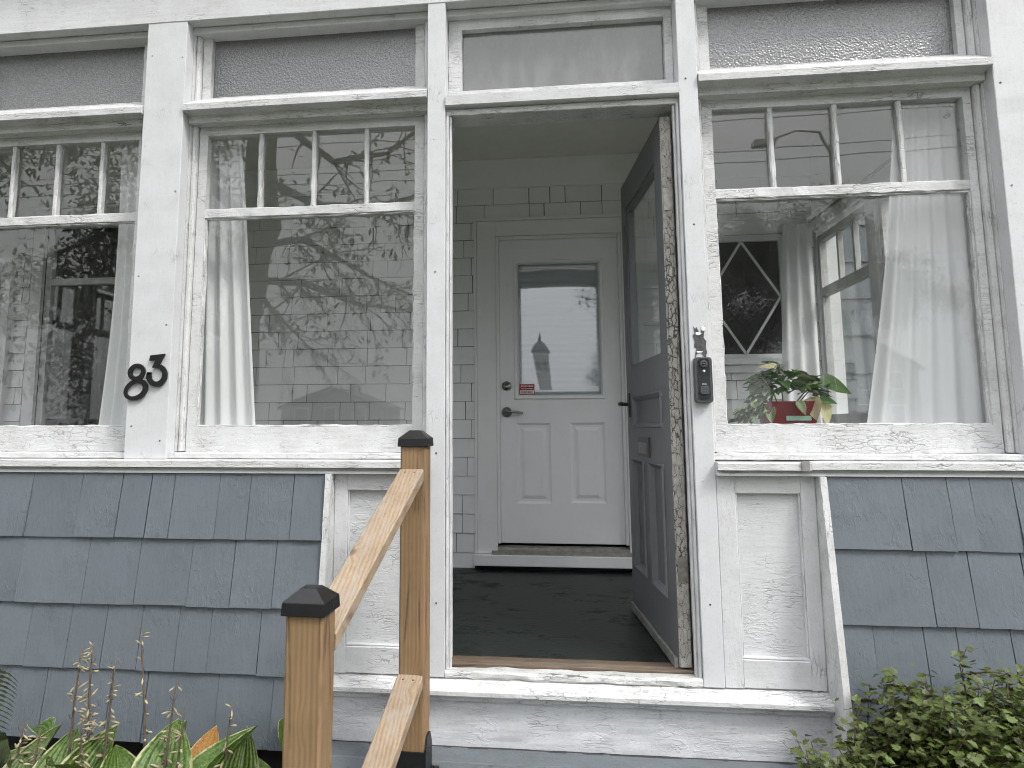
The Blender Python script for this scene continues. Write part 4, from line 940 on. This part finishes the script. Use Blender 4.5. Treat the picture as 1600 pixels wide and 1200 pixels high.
r2 = MB().tube([(XL + 0.2, 0.235, 2.25), (-0.12, 0.235, 2.25)], 0.007, 10).build('curtain_rod', 'tarnish', smooth=True); tag(at_base(r2), 'curtain rod above the left and middle windows', 'curtain rod')
r3 = MB().tube([(1.0, 0.24, 2.26), (2.05, 0.24, 2.26)], 0.007, 10).build('curtain_rod', 'tarnish', smooth=True); tag(at_base(r3), 'curtain rod above the right window', 'curtain rod')

# ================================================================== PLANTS
def leaf_mesh(name, mat, L=1.0, Wd=0.4, nx_=4, ny_=7, fold=0.25, droop=0.3, tip=1.4, lobes=None):
    """unit leaf along +y, with a fold at the midrib and a droop; attribute 'edge' grows to the margin"""
    m = bpy.data.meshes.new(name); vs = []; fs = []; ed = []; ac = []
    for j in range(ny_ + 1):
        t = j/ny_; w_ = Wd*math.sin(math.pi*min(1, t**0.75))**0.8*(1 - 0.25*t) + 0.004
        if t > 0.97: w_ = 0.004
        if lobes: w_ *= 1 + lobes*math.sin(t*math.pi*5)
        for i in range(-nx_, nx_ + 1):
            s_ = i/nx_
            vs.append((s_*w_, t*L, abs(s_)*w_*fold*2 - droop*L*t**tip + 0.012*math.sin(s_*9 + t*5))); ed.append(max(abs(s_), t**6)); ac.append(s_)
    k = 2*nx_ + 1
    for j in range(ny_):
        for i in range(k - 1): a = j*k + i; fs.append((a, a + 1, a + k + 1, a + k))
    m.from_pydata(vs, [], fs); at = m.attributes.new('edge', 'FLOAT', 'POINT'); at.data.foreach_set('value', ed); a2 = m.attributes.new('across', 'FLOAT', 'POINT'); a2.data.foreach_set('value', ac)
    m.materials.append(M[mat]); m.shade_smooth(); return m
def put_leaf(me, parent, pos, az, el, roll, size, name='leaf', label=None):
    o = bpy.data.objects.new(name, me); COL.objects.link(o); o.parent = parent
    o.location = Vector(pos) - OFF[parent.name]
    o.rotation_mode = 'QUATERNION'
    q = Matrix.Rotation(az, 3, 'Z') @ Matrix.Rotation(el, 3, 'X') @ Matrix.Rotation(roll, 3, 'Y')
    o.rotation_quaternion = q.to_quaternion(); o.scale = (size, size, size)
    if label: o['label'] = label
    return o
# -- potted plant in the right window
pp = thing('potted_plant', (1.312, 0.215, 0.884), 'leafy variegated houseplant in a red tin planter on the right window ledge', 'plant')
m = MB(); sx0, sx1 = 1.218, 1.402
prof = [(0.0, 0.0), (0.006, 0.02), (0.004, 0.035), (0.008, 0.045), (0.006, 0.075), (0.012, 0.098)]
vs = []
for d, z in prof:
    for x, y in rrect(1.312, 0.215, 0.185 + 2*d, 0.085 + d, 0.018, 4): vs.append((x, y, 0.8845 + z))
n = len(vs)//len(prof)
fs = [(r*n + k, r*n + (k + 1) % n, (r + 1)*n + (k + 1) % n, (r + 1)*n + k) for r in range(len(prof) - 1) for k in range(n)] + [tuple(range(n - 1, -1, -1))]
m.add(vs, fs); pot = m.build('planter', 'redpot', pp, smooth=True)
MB().prism(rrect(1.312, 0.215, 0.19, 0.082, 0.016, 4), 2, 0.955, 0.972).build('soil', 'soil', pp)
m = MB(); m.box(1.290, 1.382, 0.1622, 0.1640, 0.908, 0.926); rb = m.build('label_strip', 'ribbon', pot, label='pale green label strip across the red planter'); rb.rotation_euler = (0, 0, 0)
LM = [leaf_mesh('pothos_leaf', 'pothos', 1, 0.34, 3, 6, 0.2, 0.35), leaf_mesh('green_leaf', 'pgreen', 1, 0.36, 3, 6, 0.25, 0.4), leaf_mesh('cream_leaf', 'pcream', 1, 0.42, 3, 6, 0.2, 0.5)]
rr_ = random.Random(3)
for i in range(125):
    a = rr_.uniform(0, 2*math.pi); r = math.sqrt(rr_.random())
    x = 1.312 + 0.115*r*math.cos(a); y = 0.235 + 0.055*r*math.sin(a); z = 0.985 + 0.135*math.sqrt(max(0, 1 - r*r))*rr_.uniform(0.3, 1) + 0.01
    put_leaf(LM[1] if rr_.random() < 0.68 else LM[0], pp, (x, y, z), -math.atan2(x - 1.312, y - 0.235) + rr_.uniform(-1.2, 1.2), rr_.uniform(-0.2, 0.9), rr_.uniform(-.6, .6), rr_.uniform(0.042, 0.078))
for i in range(95):                      # trailing stems to the left
    t = rr_.random(); x = 1.245 - 0.105*t + rr_.uniform(-.028, .028); z = 0.995 - 0.075*t**0.8 + rr_.uniform(-.025, .028); y = 0.20 + rr_.uniform(-.03, .04)
    put_leaf(LM[0] if rr_.random() < 0.75 else LM[1], pp, (x, y, z), math.pi/2 + rr_.uniform(-1.1, 1.1), rr_.uniform(-0.7, 0.4), rr_.uniform(-.8, .8), rr_.uniform(0.028, 0.052))
for (x, y, z, az, el, rl, sz, k) in ((1.40, 0.20, 1.035, -1.5, 0.55, 0.7, 0.10, 1), (1.43, 0.20, 1.05, -1.55, -0.02, 0.9, 0.14, 1), (1.392, 0.18, 1.0, 3.0, -1.0, 0.3, 0.085, 2), (1.42, 0.185, 0.985, -1.6, 0.1, 0.8, 0.075, 1), (1.425, 0.185, 0.985, -2.2, -1.0, 0.4, 0.095, 2), (1.27, 0.19, 1.11, 0.9, 0.5, -0.4, 0.085, 2), (1.22, 0.19, 1.07, 1.4, 0.1, -0.3, 0.075, 1), (1.22, 0.19, 1.02, 1.5, 0.0, 0.3, 0.07, 1), (1.335, 0.165, 0.985, 3.6, -0.8, 0.4, 0.06, 0), (1.24, 0.18, 0.965, 2.7, -0.9, 0.2, 0.07, 0)):
    put_leaf(LM[k], pp, (x, y, z), az, el, rl, sz)
m = MB()
for (a, c) in (((1.34, 0.22, 0.97), (1.40, 0.20, 1.035)), ((1.35, 0.22, 0.97), (1.43, 0.20, 1.05)), ((1.30, 0.22, 0.97), (1.27, 0.19, 1.11)), ((1.28, 0.22, 0.97), (1.22, 0.19, 1.07)), ((1.35, 0.2, 0.97), (1.425, 0.185, 0.985))):
    m.tube([a, ((a[0] + c[0])/2 + .005, (a[1] + c[1])/2, (a[2] + c[2])/2 + 0.012), c], 0.0022, 6)
m.build('stem', 'pgreen', pp, smooth=True)
# -- hostas
HL = [leaf_mesh('hosta_leaf', 'hosta', 1, 0.43, 5, 10, 0.22, 0.30, 2.2), leaf_mesh('hosta_leaf_b', 'hosta', 1, 0.33, 5, 10, 0.55, 0.45, 1.8), leaf_mesh('hosta_leaf_yellow', 'hosta_y', 1, 0.32, 5, 10, 0.3, 0.5, 1.6)]
def hosta(x, y, label, leaves, seed, gz=GZ + 0.05):
    r_ = random.Random(seed)
    t = thing('hosta', (x, y, gz), label, 'plant', 'hostas in the flower bed')
    for (lx, ly, lz, az, el, rl, sz, k) in leaves:
        put_leaf(HL[k], t, (lx, ly, lz), az, el, rl, sz)
        m = MB(); m.tube([(x + (lx - x)*.2, y + (ly - y)*.2, gz), (lerp(x, lx, .5), lerp(y, ly, .5), lerp(gz, lz, .6)), (lx, ly, lz + .004)], [0.007, 0.006, 0.005], 6); m.build('leaf_stem', 'hosta', t, smooth=True)
    for i in range(13):
        a = r_.uniform(0, 6.28); R0 = r_.uniform(0.06, 0.22); lz = gz + r_.uniform(0.16, 0.50)
        px, py = x + R0*math.cos(a), min(-0.16, y + R0*math.sin(a)*0.7)
        put_leaf(HL[r_.choice((0, 0, 1, 1, 0, 1))], t, (px, py, lz), a - math.pi/2, r_.uniform(-0.3, 0.9), r_.uniform(-.6, .6), r_.uniform(0.11, 0.22))
    return t
hA = hosta(-0.87, -0.42, 'large hosta with broad green leaves edged cream, centre of the bed', [(-0.84, -0.50, -0.26, 0.1, 1.15, 0.15, 0.235, 0), (-0.70, -0.50, -0.26, -0.35, 1.15, -0.5, 0.235, 1), (-0.745, -0.46, -0.24, -0.1, 1.1, 0.3, 0.19, 2), (-0.62, -0.46, -0.27, -0.2, 1.2, 0.6, 0.21, 1), (-0.97, -0.5, -0.27, 0.5, 0.9, 0.4, 0.19, 0)], 1)
hB = hosta(-1.22, -0.40, 'pale hosta with folded cream leaves left of the big one', [(-1.13, -0.5, -0.29, -0.5, 1.1, 0.7, 0.24, 1), (-1.30, -0.48, -0.30, 0.35, 1.15, -0.5, 0.23, 1), (-1.20, -0.48, -0.30, 0.1, 1.2, 0.2, 0.22, 0)], 2)
hC = hosta(-0.52, -0.36, 'low hosta close to the handrail newel', [(-0.56, -0.42, -0.32, 0.4, 0.9, 0.2, 0.19, 0), (-0.48, -0.42, -0.32, -0.2, 0.7, -0.2, 0.17, 0), (-0.44, -0.40, -0.33, -0.9, 0.5, 0, 0.17, 1)], 3)
def stalk(parent, x, y, z0, z1, lean, seed, pods):
    r_ = random.Random(seed); m = MB(); pts = []
    for k in range(9):
        t = k/8; pts.append((x + lean*t*t + 0.008*noise.noise(Vector((t*3, seed, 0))), y + 0.01*t, lerp(z0, z1, t)))
    m.tube(pts, [0.0062 - 0.0040*k/8 for k in range(9)], 6)
    s_ = m.build('flower_stalk', 'stalk', parent, smooth=True)
    m = MB()
    for i in range(pods):
        t = r_.uniform(0.45, 0.98); k = min(7, int(t*8)); p = Vector(pts[k]).lerp(Vector(pts[k+1]), t*8 - k)
        a = r_.uniform(0, 6.28); d = Vector((math.cos(a), math.sin(a)*.6, r_.uniform(-0.9, 0.5))).normalized(); L_ = r_.uniform(0.018, 0.042)*(1.25 - 0.6*t)
        q = p + d*0.008; m.tube([p, q], 0.0009, 4, False); m.tube([q, q + d*L_*.35, q + d*L_*.75, q + d*L_], [0.001, 0.0052*(1.2 - .6*t), 0.0044*(1.2 - .6*t), 0.0006], 6)
    tag(m.build('seed_pods', 'pod', s_, smooth=True), kind='stuff')
    m = MB()
    for i in range(5):
        t = r_.uniform(0.5, 1.0); k = min(7, int(t*8)); p = Vector(pts[k]); a = r_.uniform(0, 6.28)
        m.tube([p, p + Vector((math.cos(a)*.012, math.sin(a)*.008, 0.012)), p + Vector((math.cos(a)*.014, math.sin(a)*.008, 0.02))], 0.0011, 4, False)
    tag(m.build('bracts', 'stalk', s_), kind='stuff')
for a in ((hA, -0.905, -0.46, -0.42, 0.235, -0.045, 11, 14), (hA, -0.850, -0.46, -0.42, 0.085, 0.03, 12, 26), (hA, -0.66, -0.46, -0.42, 0.03, 0.03, 13, 16), (hA, -0.79, -0.5, -0.42, 0.02, 0.02, 18, 14),
          (hB, -1.14, -0.42, -0.42, 0.185, 0.0, 14, 40), (hB, -1.19, -0.44, -0.42, 0.16, 0.02, 15, 22), (hB, -1.065, -0.44, -0.42, 0.14, 0.02, 16, 26), (hB, -1.09, -0.5, -0.42, -0.03, -0.02, 17, 24),
          (hB, -1.38, -0.44, -0.42, -0.06, 0.03, 19, 22), (hB, -1.30, -0.46, -0.42, -0.08, 0.02, 20, 18)): stalk(*a)
# -- fern at the left edge
fe = thing('fern', (-1.66, -0.42, GZ + 0.05), 'dark green fern at the left edge of the bed', 'plant')
def frond(base_, tip_, sag, seed):
    r_ = random.Random(seed); b0, b1 = Vector(base_), Vector(tip_); n = 40; pts = [b0.lerp(b1, k/n) + Vector((0, 0, sag*math.sin(math.pi*k/n))) for k in range(n + 1)]
    m = MB(); m.tube(pts, [0.003 - 0.0022*k/n for k in range(n + 1)], 5); L0 = (b1 - b0).length
    for k in range(5, n):
        t = k/n; d = (pts[k+1] - pts[k-1]).normalized(); sd = d.cross(Vector((0.2, -1, 0.2))).normalized(); w_ = L0*0.17*math.sin(math.pi*(0.18 + 0.82*(1 - t)))*0.9 + 0.006
        for s_ in (-1, 1):
            e = (sd*s_ + d*0.55).normalized(); nq = 6; vs = []
            for q in range(nq + 1):
                tt = q/nq; c = pts[k] + e*w_*tt + Vector((0, -0.02*tt, -0.035*tt*tt)); hw_ = (0.0052*(1 - tt*.8))*(1.4 if q % 2 else 0.6); pd = e.cross(Vector((0.1, -1, 0.1))).normalized()
                vs += [c + pd*hw_, c - pd*hw_]
            m.add(vs, [(2*q, 2*q + 1, 2*q + 3, 2*q + 2) for q in range(nq)])
    m.build('frond', 'fern', fe)
for q in (((-1.70, -0.42), (-1.40, -0.44, -0.12), 0.13, 1), ((-1.74, -0.40), (-1.50, -0.36, 0.07), 0.06, 2), ((-1.70, -0.45), (-1.42, -0.5, -0.22), 0.12, 3), ((-1.70, -0.4), (-1.84, -0.4, -0.10), 0.1, 5), ((-1.70, -0.44), (-1.48, -0.46, -0.26), 0.10, 6)):
    frond((*q[0], GZ + .05), q[1], q[2], q[3])
# -- shrub at the lower right
sh = thing('shrub', (1.75, -0.42, GZ), 'small-leaved green shrub against the blue shingles, lower right', 'shrub')
def lobed(name):
    me = bpy.data.meshes.new(name); out = [(0, 0), (0.22, 0.05), (0.48, 0.18), (0.36, 0.34), (0.52, 0.58), (0.28, 0.60), (0.20, 0.80), (0.0, 1.0), (-0.20, 0.80), (-0.28, 0.60), (-0.52, 0.58), (-0.36, 0.34), (-0.48, 0.18), (-0.22, 0.05)]
    vs = [(0, 0.42, -0.06)] + [(x, y, 0.10*abs(x) - 0.16*y*y) for x, y in out]
    me.from_pydata(vs, [], [(0, 1 + k, 1 + (k + 1) % len(out)) for k in range(len(out))]); me.materials.append(M['shrub']); return me
LB = lobed('shrub_leaf'); rr_ = random.Random(12)
tips = []
stm = MB()
def shrub_top(x):   # height profile of the mass seen against the wall
    return lerp(-0.16, 0.165, max(0, min(1, (x - 1.04)/0.48))) - 0.02*math.sin(x*9) + 0.02*math.sin(x*23)
for i in range(300):
    x0 = 1.18 + 1.0*rr_.random()**1.3; y0 = rr_.uniform(-0.5, -0.25); tx = x0 + rr_.uniform(-0.22, 0.16); ty = y0 + rr_.uniform(-0.22, 0.14); ty = min(ty, -0.17)
    tz = shrub_top(tx) - abs(rr_.gauss(0, 0.12)); mid = ((x0 + tx)/2, (y0 + ty)/2, lerp(GZ, tz, 0.65) + 0.03)
    pts = [Vector((x0, y0, GZ)), Vector(mid), Vector((tx, ty, tz))]
    stm.tube([pts[0], pts[0].lerp(pts[1], .5), pts[1], pts[1].lerp(pts[2], .5) + Vector((0, 0, .02)), pts[2]], [0.004, 0.0035, 0.003, 0.002, 0.001], 5)
    tips.append(pts)
sprays = [[(1.60, -0.36, -0.05), (1.585, -0.36, 0.08), (1.575, -0.35, 0.18), (1.60, -0.35, 0.235)], [(1.58, -0.36, 0.16), (1.66, -0.36, 0.17), (1.74, -0.36, 0.155), (1.80, -0.37, 0.13)], [(1.66, -0.4, 0.02), (1.72, -0.4, 0.09), (1.80, -0.4, 0.06)],
          [(1.35, -0.34, -0.30), (1.25, -0.33, -0.255), (1.12, -0.32, -0.20), (1.03, -0.32, -0.165)], [(1.45, -0.3, -0.12), (1.38, -0.28, -0.05), (1.33, -0.27, -0.03)], [(1.5, -0.38, -0.02), (1.44, -0.38, 0.06), (1.52, -0.38, 0.08)]]
for s_ in sprays: stm.tube(s_, [0.003 - 0.0018*k/(len(s_) - 1) for k in range(len(s_))], 5)
stm.build('stem', 'twig', sh, smooth=True)
spots = []
for pts in tips:
    for k in range(40):
        t = rr_.uniform(0.5, 1.0); p = pts[1].lerp(pts[2], (t - .35)/.65) if t > .6 else pts[0].lerp(pts[1], t/.6)
        spots.append(p + Vector((rr_.gauss(0, .019), rr_.gauss(0, .018), rr_.gauss(0, .013))))
for s_ in sprays:
    for a, c in zip(s_[:-1], s_[1:]):
        for k in range(13): spots.append(Vector(a).lerp(Vector(c), rr_.random()) + Vector((rr_.gauss(0, .010), rr_.gauss(0, .012), rr_.gauss(0, .010))))
spots = [p for p in spots if p.y < yflare(p.z) - 0.035]
spots.sort(key=lambda p: (p - Vector((0.37, -2.68, 0.89))).length - 0.6*p.z)
vs, fs = [], []
base_v = [v.co.copy() for v in LB.vertices]; base_f = [tuple(f.vertices) for f in LB.polygons]
for i, p in enumerate(spots):
    az, el, rl, sz = rr_.uniform(0, 6.28), rr_.uniform(-0.5, 0.8), rr_.uniform(-.5, .5), rr_.uniform(0.017, 0.031)
    if i < 280: put_leaf(LB, sh, p, az, el, rl, sz)
    else:
        q = Matrix.Rotation(az, 3, 'Z') @ Matrix.Rotation(el, 3, 'X') @ Matrix.Rotation(rl, 3, 'Y'); n = len(vs)
        vs += [q @ (c*sz) + p for c in base_v]; fs += [tuple(k + n for k in f) for f in base_f]
m = MB(); m.v = [tuple(v) for v in vs]; m.f = fs
tag(m.build('foliage', 'shrub', sh), kind='stuff')

# ================================================================== ACROSS THE STREET (seen mirrored in the panes)
def tree(name, label, base_, limbs, crown, leafm, seed, twigs=5, leaves=3, lsz=0.16, group=None, cat='tree', spread=0.9):
    r_ = random.Random(seed); t = thing(name, base_, label, cat, group); w = MB(); V = []; F = []
    def leafcluster(p0):
        for k in range(nl[0]):
            p = p0 + Vector((r_.gauss(0, 1), r_.gauss(0, 1), r_.gauss(0, 1)))*lsz*(1.9 if nl[0] > 4 else 0.15)
            az, el = r_.uniform(0, 6.28), r_.uniform(-1.2, 0.1); c, s_ = math.cos(az), math.sin(az); L_ = lsz*r_.uniform(.6, 1.2)
            d = Vector((c*math.cos(el), s_*math.cos(el), math.sin(el))); q = Vector((-s_, c, 0))*L_*0.22; n = len(V)
            V.extend([p, p + d*L_*.55 + q, p + d*L_, p + d*L_*.55 - q]); F.append((n, n + 1, n + 2, n + 3))
    nl = [leaves]
    def grow(p, d, L_, r0, lev):
        n = 5; pts = [p]; dd = d.normalized()
        for k in range(n):
            dd = (dd + Vector((r_.uniform(-1, 1), r_.uniform(-1, 1), r_.uniform(-1, 0.8)))*0.22).normalized(); pts.append(pts[-1] + dd*L_/n)
        w.tube(pts, [r0*(1 - 0.6*k/n) for k in range(n + 1)], 5 if lev else 6, False)
        if lev == 0:
            if nl[0] > 4 or r_.random() < 0.55:
                for k in range(3, n + 1): leafcluster(pts[k])
            return
        for k in range(twigs):
            i = r_.randint(1, n); a = Vector((r_.uniform(-1, 1), r_.uniform(-1, 1), r_.uniform(-0.7, 0.6)))
            grow(pts[i], (dd*0.7 + a*spread), L_*r_.uniform(.4, .62), r0*0.42, lev - 1)
    for pts, r0, r1, lev, *more in limbs:
        nl[0] = more[0] if more else leaves
        P_ = [Vector(q) for q in pts]; n = len(P_); sm = []
        for k in range((n - 1)*4 + 1):
            i = min(n - 2, k//4); f = k/4 - i; sm.append(P_[i].lerp(P_[i+1], f) + Vector((noise.noise(Vector((k*.7, seed, r0))), noise.noise(Vector((k*.7, seed + 3, r0))), 0))*r0*0.5)
        w.tube(sm, [lerp(r0, r1, k/(len(sm) - 1)) for k in range(len(sm))], 8)
        if lev is not None:
            for k in range(2, len(sm)):
                for q in range(2):
                    a = Vector((r_.uniform(-1, 1), r_.uniform(-1, 1), r_.uniform(-1, 0.7)))
                    grow(sm[k], (sm[min(k + 1, len(sm) - 1)] - sm[k - 1]).normalized()*.6 + a*.8, crown*r_.uniform(.6, 1.1), max(0.012, lerp(r0, r1, k/len(sm))*0.35), lev)
    w.build('trunk', 'bark', t, smooth=True)
    m = MB(); m.v = [tuple(v) for v in V]; m.f = F; tag(m.build('crown', leafm, t), kind='stuff')
    return t
tree('chestnut_tree', 'big chestnut tree mirrored in the left and middle windows', (-5.1, -8.2, GZ),
     [([(-5.1, -8.2, GZ), (-4.75, -8.1, 1.2), (-4.5, -7.95, 3.2), (-4.2, -7.7, 5.2), (-3.8, -7.2, 8.0)], 0.42, 0.2, None),
      ([(-4.45, -7.98, 3.3), (-3.68, -8.21, 3.28), (-2.77, -8.47, 2.93), (-1.81, -8.65, 2.83)], 0.08, 0.02, 1),
      ([(-4.2, -7.7, 4.9), (-3.32, -8.0, 4.54), (-2.5, -8.2, 4.56), (-1.71, -8.3, 4.78)], 0.08, 0.02, 1),
      ([(-4.0, -7.6, 5.9), (-3.09, -7.92, 5.25), (-2.25, -8.04, 5.42), (-1.6, -7.99, 5.87)], 0.07, 0.02, 0),
      ([(-4.35, -7.91, 3.88), (-3.66, -8.08, 4.01), (-2.75, -8.39, 3.51), (-1.92, -8.6, 3.1)], 0.07, 0.02, 1),
      ([(-4.43, -8.01, 3.15), (-3.99, -8.21, 2.64), (-3.39, -8.43, 2.01)], 0.05, 0.015, 1),
      ([(-4.7, -8.0, 3.2), (-5.8, -8.2, 4.2), (-7.2, -8.4, 4.4), (-8.6, -8.6, 4.0)], 0.12, 0.03, 1, 12),
      ([(-4.5, -7.9, 4.2), (-5.6, -7.6, 5.4), (-7.0, -7.4, 6.2), (-8.6, -7.4, 6.0)], 0.10, 0.03, 1, 11),
      ([(-4.9, -8.1, 2.4), (-5.9, -8.4, 2.9), (-7.3, -8.7, 2.8), (-8.6, -9.0, 2.4)], 0.10, 0.03, 1, 12),
      ([(-4.6, -8.3, 3.6), (-5.8, -8.9, 3.6), (-7.2, -9.3, 3.4), (-9.0, -9.6, 3.4)], 0.10, 0.03, 1, 10),
      ([(-5.0, -8.1, 1.9), (-6.2, -8.5, 1.8), (-7.6, -8.9, 1.5)], 0.07, 0.02, 1, 10),
      ([(-3.9, -7.3, 7.0), (-4.8, -7.2, 8.0), (-6.0, -7.4, 8.6)], 0.10, 0.03, 1, 6)], 0.95, 'tleaf', 4, 6, 2, 0.15)
for i, (x, y, h_, lab) in enumerate(((8.2, -46, 12, 'round leafy tree mirrored in the inner door glass'), (15, -38, 15, 'tall bushy tree mirrored in the right window'), (-27, -52, 7, 'leafy street tree mirrored behind the chestnut'), (24, -30, 9, 'leafy tree at the far right of the street'), (11.6, -43, 13, 'dense leafy tree added between the two others to darken the right window'))):  # the last tree is added so the right window mirrors dark foliage
    r_ = random.Random(40 + i)
    limbs = [([(x, y, GZ), (x + .2, y, h_*.35), (x, y + .2, h_*.7)], 0.3, 0.12, None)]
    for k in range(9):
        a = 6.28*k/9; zz = h_*r_.uniform(.3, .7); R0 = h_*r_.uniform(.2, .34); limbs.append(([(x, y, zz), (x + R0*.6*math.cos(a), y + R0*.6*math.sin(a), zz + h_*.12), (x + R0*math.cos(a), y + R0*math.sin(a), zz + h_*.16)], 0.1, 0.03, 1))
    tree('street_tree', lab, (x, y, GZ), limbs, h_*.15, 'tleaf2', 50 + i, 4, 44 if i < 2 or i == 4 else 16, 0.20 if i < 2 or i == 4 else 0.3, 'trees across the street')
M['clap'] = plain('tan_clapboard', (0.15, 0.14, 0.125), 0.7, 0, 0.08, 4, 0.2); M['clap2'] = plain('grey_clapboard', (0.10, 0.11, 0.12), 0.7, 0, 0.08, 4, 0.2)
M['roof'] = plain('dark_roof_shingle', (0.06, 0.06, 0.065), 0.85, 0, 0.25, 6, 0.4); M['stone'] = plain('church_stone', (0.30, 0.29, 0.275), 0.85, 0, 0.2, 6, 0.3)  # stone lightened to give the distant church a painted haze
M['farglass'] = plain('far_window_glass', (0.03, 0.035, 0.04), 0.1, 0, 0.1, 5, 0)
def far_house(x, y, w_, d_, h_, rh, mat, label, gable=True):
    t = thing('far_house', (x, y, GZ), label, 'house', 'houses across the street')
    MB().box(x - w_/2, x + w_/2, y - d_, y, GZ, h_).prism([(x - w_/2, h_), (x, h_ + rh), (x + w_/2, h_)], 1, y - d_, y).build('wall', mat, t)
    m = MB()
    for s_ in (-1, 1):
        a = Vector((x + s_*(w_/2 + .35), 0, h_ - .35*rh/(w_/2))); c = Vector((x, 0, h_ + rh)); nn = Vector((0, 0, .18))
        m.add([(a.x, y + .4, a.z), (c.x, y + .4, c.z), (c.x, y - d_ - .4, c.z), (a.x, y - d_ - .4, a.z), (a.x, y + .4, a.z + .2), (c.x, y + .4, c.z + .2), (c.x, y - d_ - .4, c.z + .2), (a.x, y - d_ - .4, a.z + .2)], [(3, 2, 1, 0), (4, 5, 6, 7), (0, 1, 5, 4), (1, 2, 6, 5), (2, 3, 7, 6), (3, 0, 4, 7)])
    rf = m.build('roof', 'roof', t); MB().box(x + .6, x + 1.2, y - d_*.5, y - d_*.5 + .6, h_ + rh*.4, h_ + rh + .7).build('chimney', 'stone', rf)
    for z in (1.1, 3.9):
        if z + 1.4 < h_:
            for k in (-1, 0, 1):
                wx = x + k*w_*.3
                f = MB().box(wx - .62, wx + .62, y + .0, y + .08, z - .12, z + 1.52).build('window', 'white', t); MB().box(wx - .5, wx + .5, y + .081, y + .1, z, z + .68).build('pane', 'farglass', f); MB().box(wx - .5, wx + .5, y + .081, y + .1, z + .72, z + 1.4).build('pane', 'farglass', f)
far_house(-19, -58, 9, 9, 2.6, 1.7, 'clap', 'low tan gabled house mirrored in the middle window')
far_house(-3.6, -62, 8.5, 10, 2.6, 2.0, 'clap2', 'grey gabled house mirrored in the inner door glass')
far_house(11, -60, 8, 10, 3.0, 2.6, 'clap', 'tan gabled house opposite the right window')
far_house(-38, -58, 9, 10, 5.6, 2.8, 'clap2', 'tall grey gabled house at the far left of the street')
far_house(27, -60, 9, 10, 5.8, 3, 'clap', 'tall tan gabled house at the far right of the street')
ch = thing('church', (0.2, -140, GZ), 'distant church with a domed tower mirrored in the inner door glass', 'church')
cx, cy = 0.2, -140
MB().box(cx - 1.2, cx + 1.2, cy - 1.7, cy + 1.7, GZ, 16.5).build('tower', 'stone', ch)
MB().lathe([(1.45, 16.5), (1.45, 16.8), (1.15, 17.6), (0.65, 18.4), (0.22, 18.9), (0.1, 20.2), (0, 20.3)], (cx, cy, 0), 'z', 12).build('dome', 'roof', ch)
MB().box(cx - 9, cx - 1.22, cy - 18, cy - 1.0, GZ, 7.0).prism([(cx - 9, 7.0), (cx - 5.4, 11.0), (cx - 1.22, 7.0)], 1, cy - 18, cy - 1.0).build('nave', 'stone', ch)
for s_ in (-1, 1):
    MB().box(cx + s_*.55 - .25, cx + s_*.55 + .25, cy + 1.7, cy + 1.78, 13.2, 15.2).build('belfry_window', 'farglass', ch)
# pole, lamp arm, wires
up = thing('utility_pole', (9.4, -19.2, GZ), 'wooden utility pole with a street lamp arm mirrored in the right window', 'pole')
MB().tube([(9.4, -19.2, GZ), (9.4, -19.2, 9.6)], [0.16, 0.11], 10).build('pole', 'bark', up, smooth=True)
MB().tube([(9.4, -19.2, 9.2), (8.9, -18.9, 9.9), (8.0, -18.4, 9.8), (7.1, -17.9, 9.3)], [0.05, 0.05, 0.04, 0.04], 8).build('lamp_arm', 'tarnish', up, smooth=True)
MB().box(6.6, 7.2, -18.0, -17.75, 9.15, 9.3).build('lamp_head', 'tarnish', up)
for i, (z, y, lab) in enumerate(((6.75, -10.6, 'upper utility wire over the street, mirrored in the right window'), (6.2, -10.8, 'middle utility wire over the street, mirrored in the right window'), (5.75, -10.2, 'lowest utility wire over the street, mirrored in the right window'))):
    pts = [(x, y - 0.15*(x)*0.1, z + 0.0009*(x - 2)**2 + 0.02*(x)) for x in range(-30, 31, 2)]
    tag(at_base(MB().tube(pts, 0.010, 6).build('overhead_wire', 'blackpl', smooth=True)), lab, 'wire', 'overhead wires')
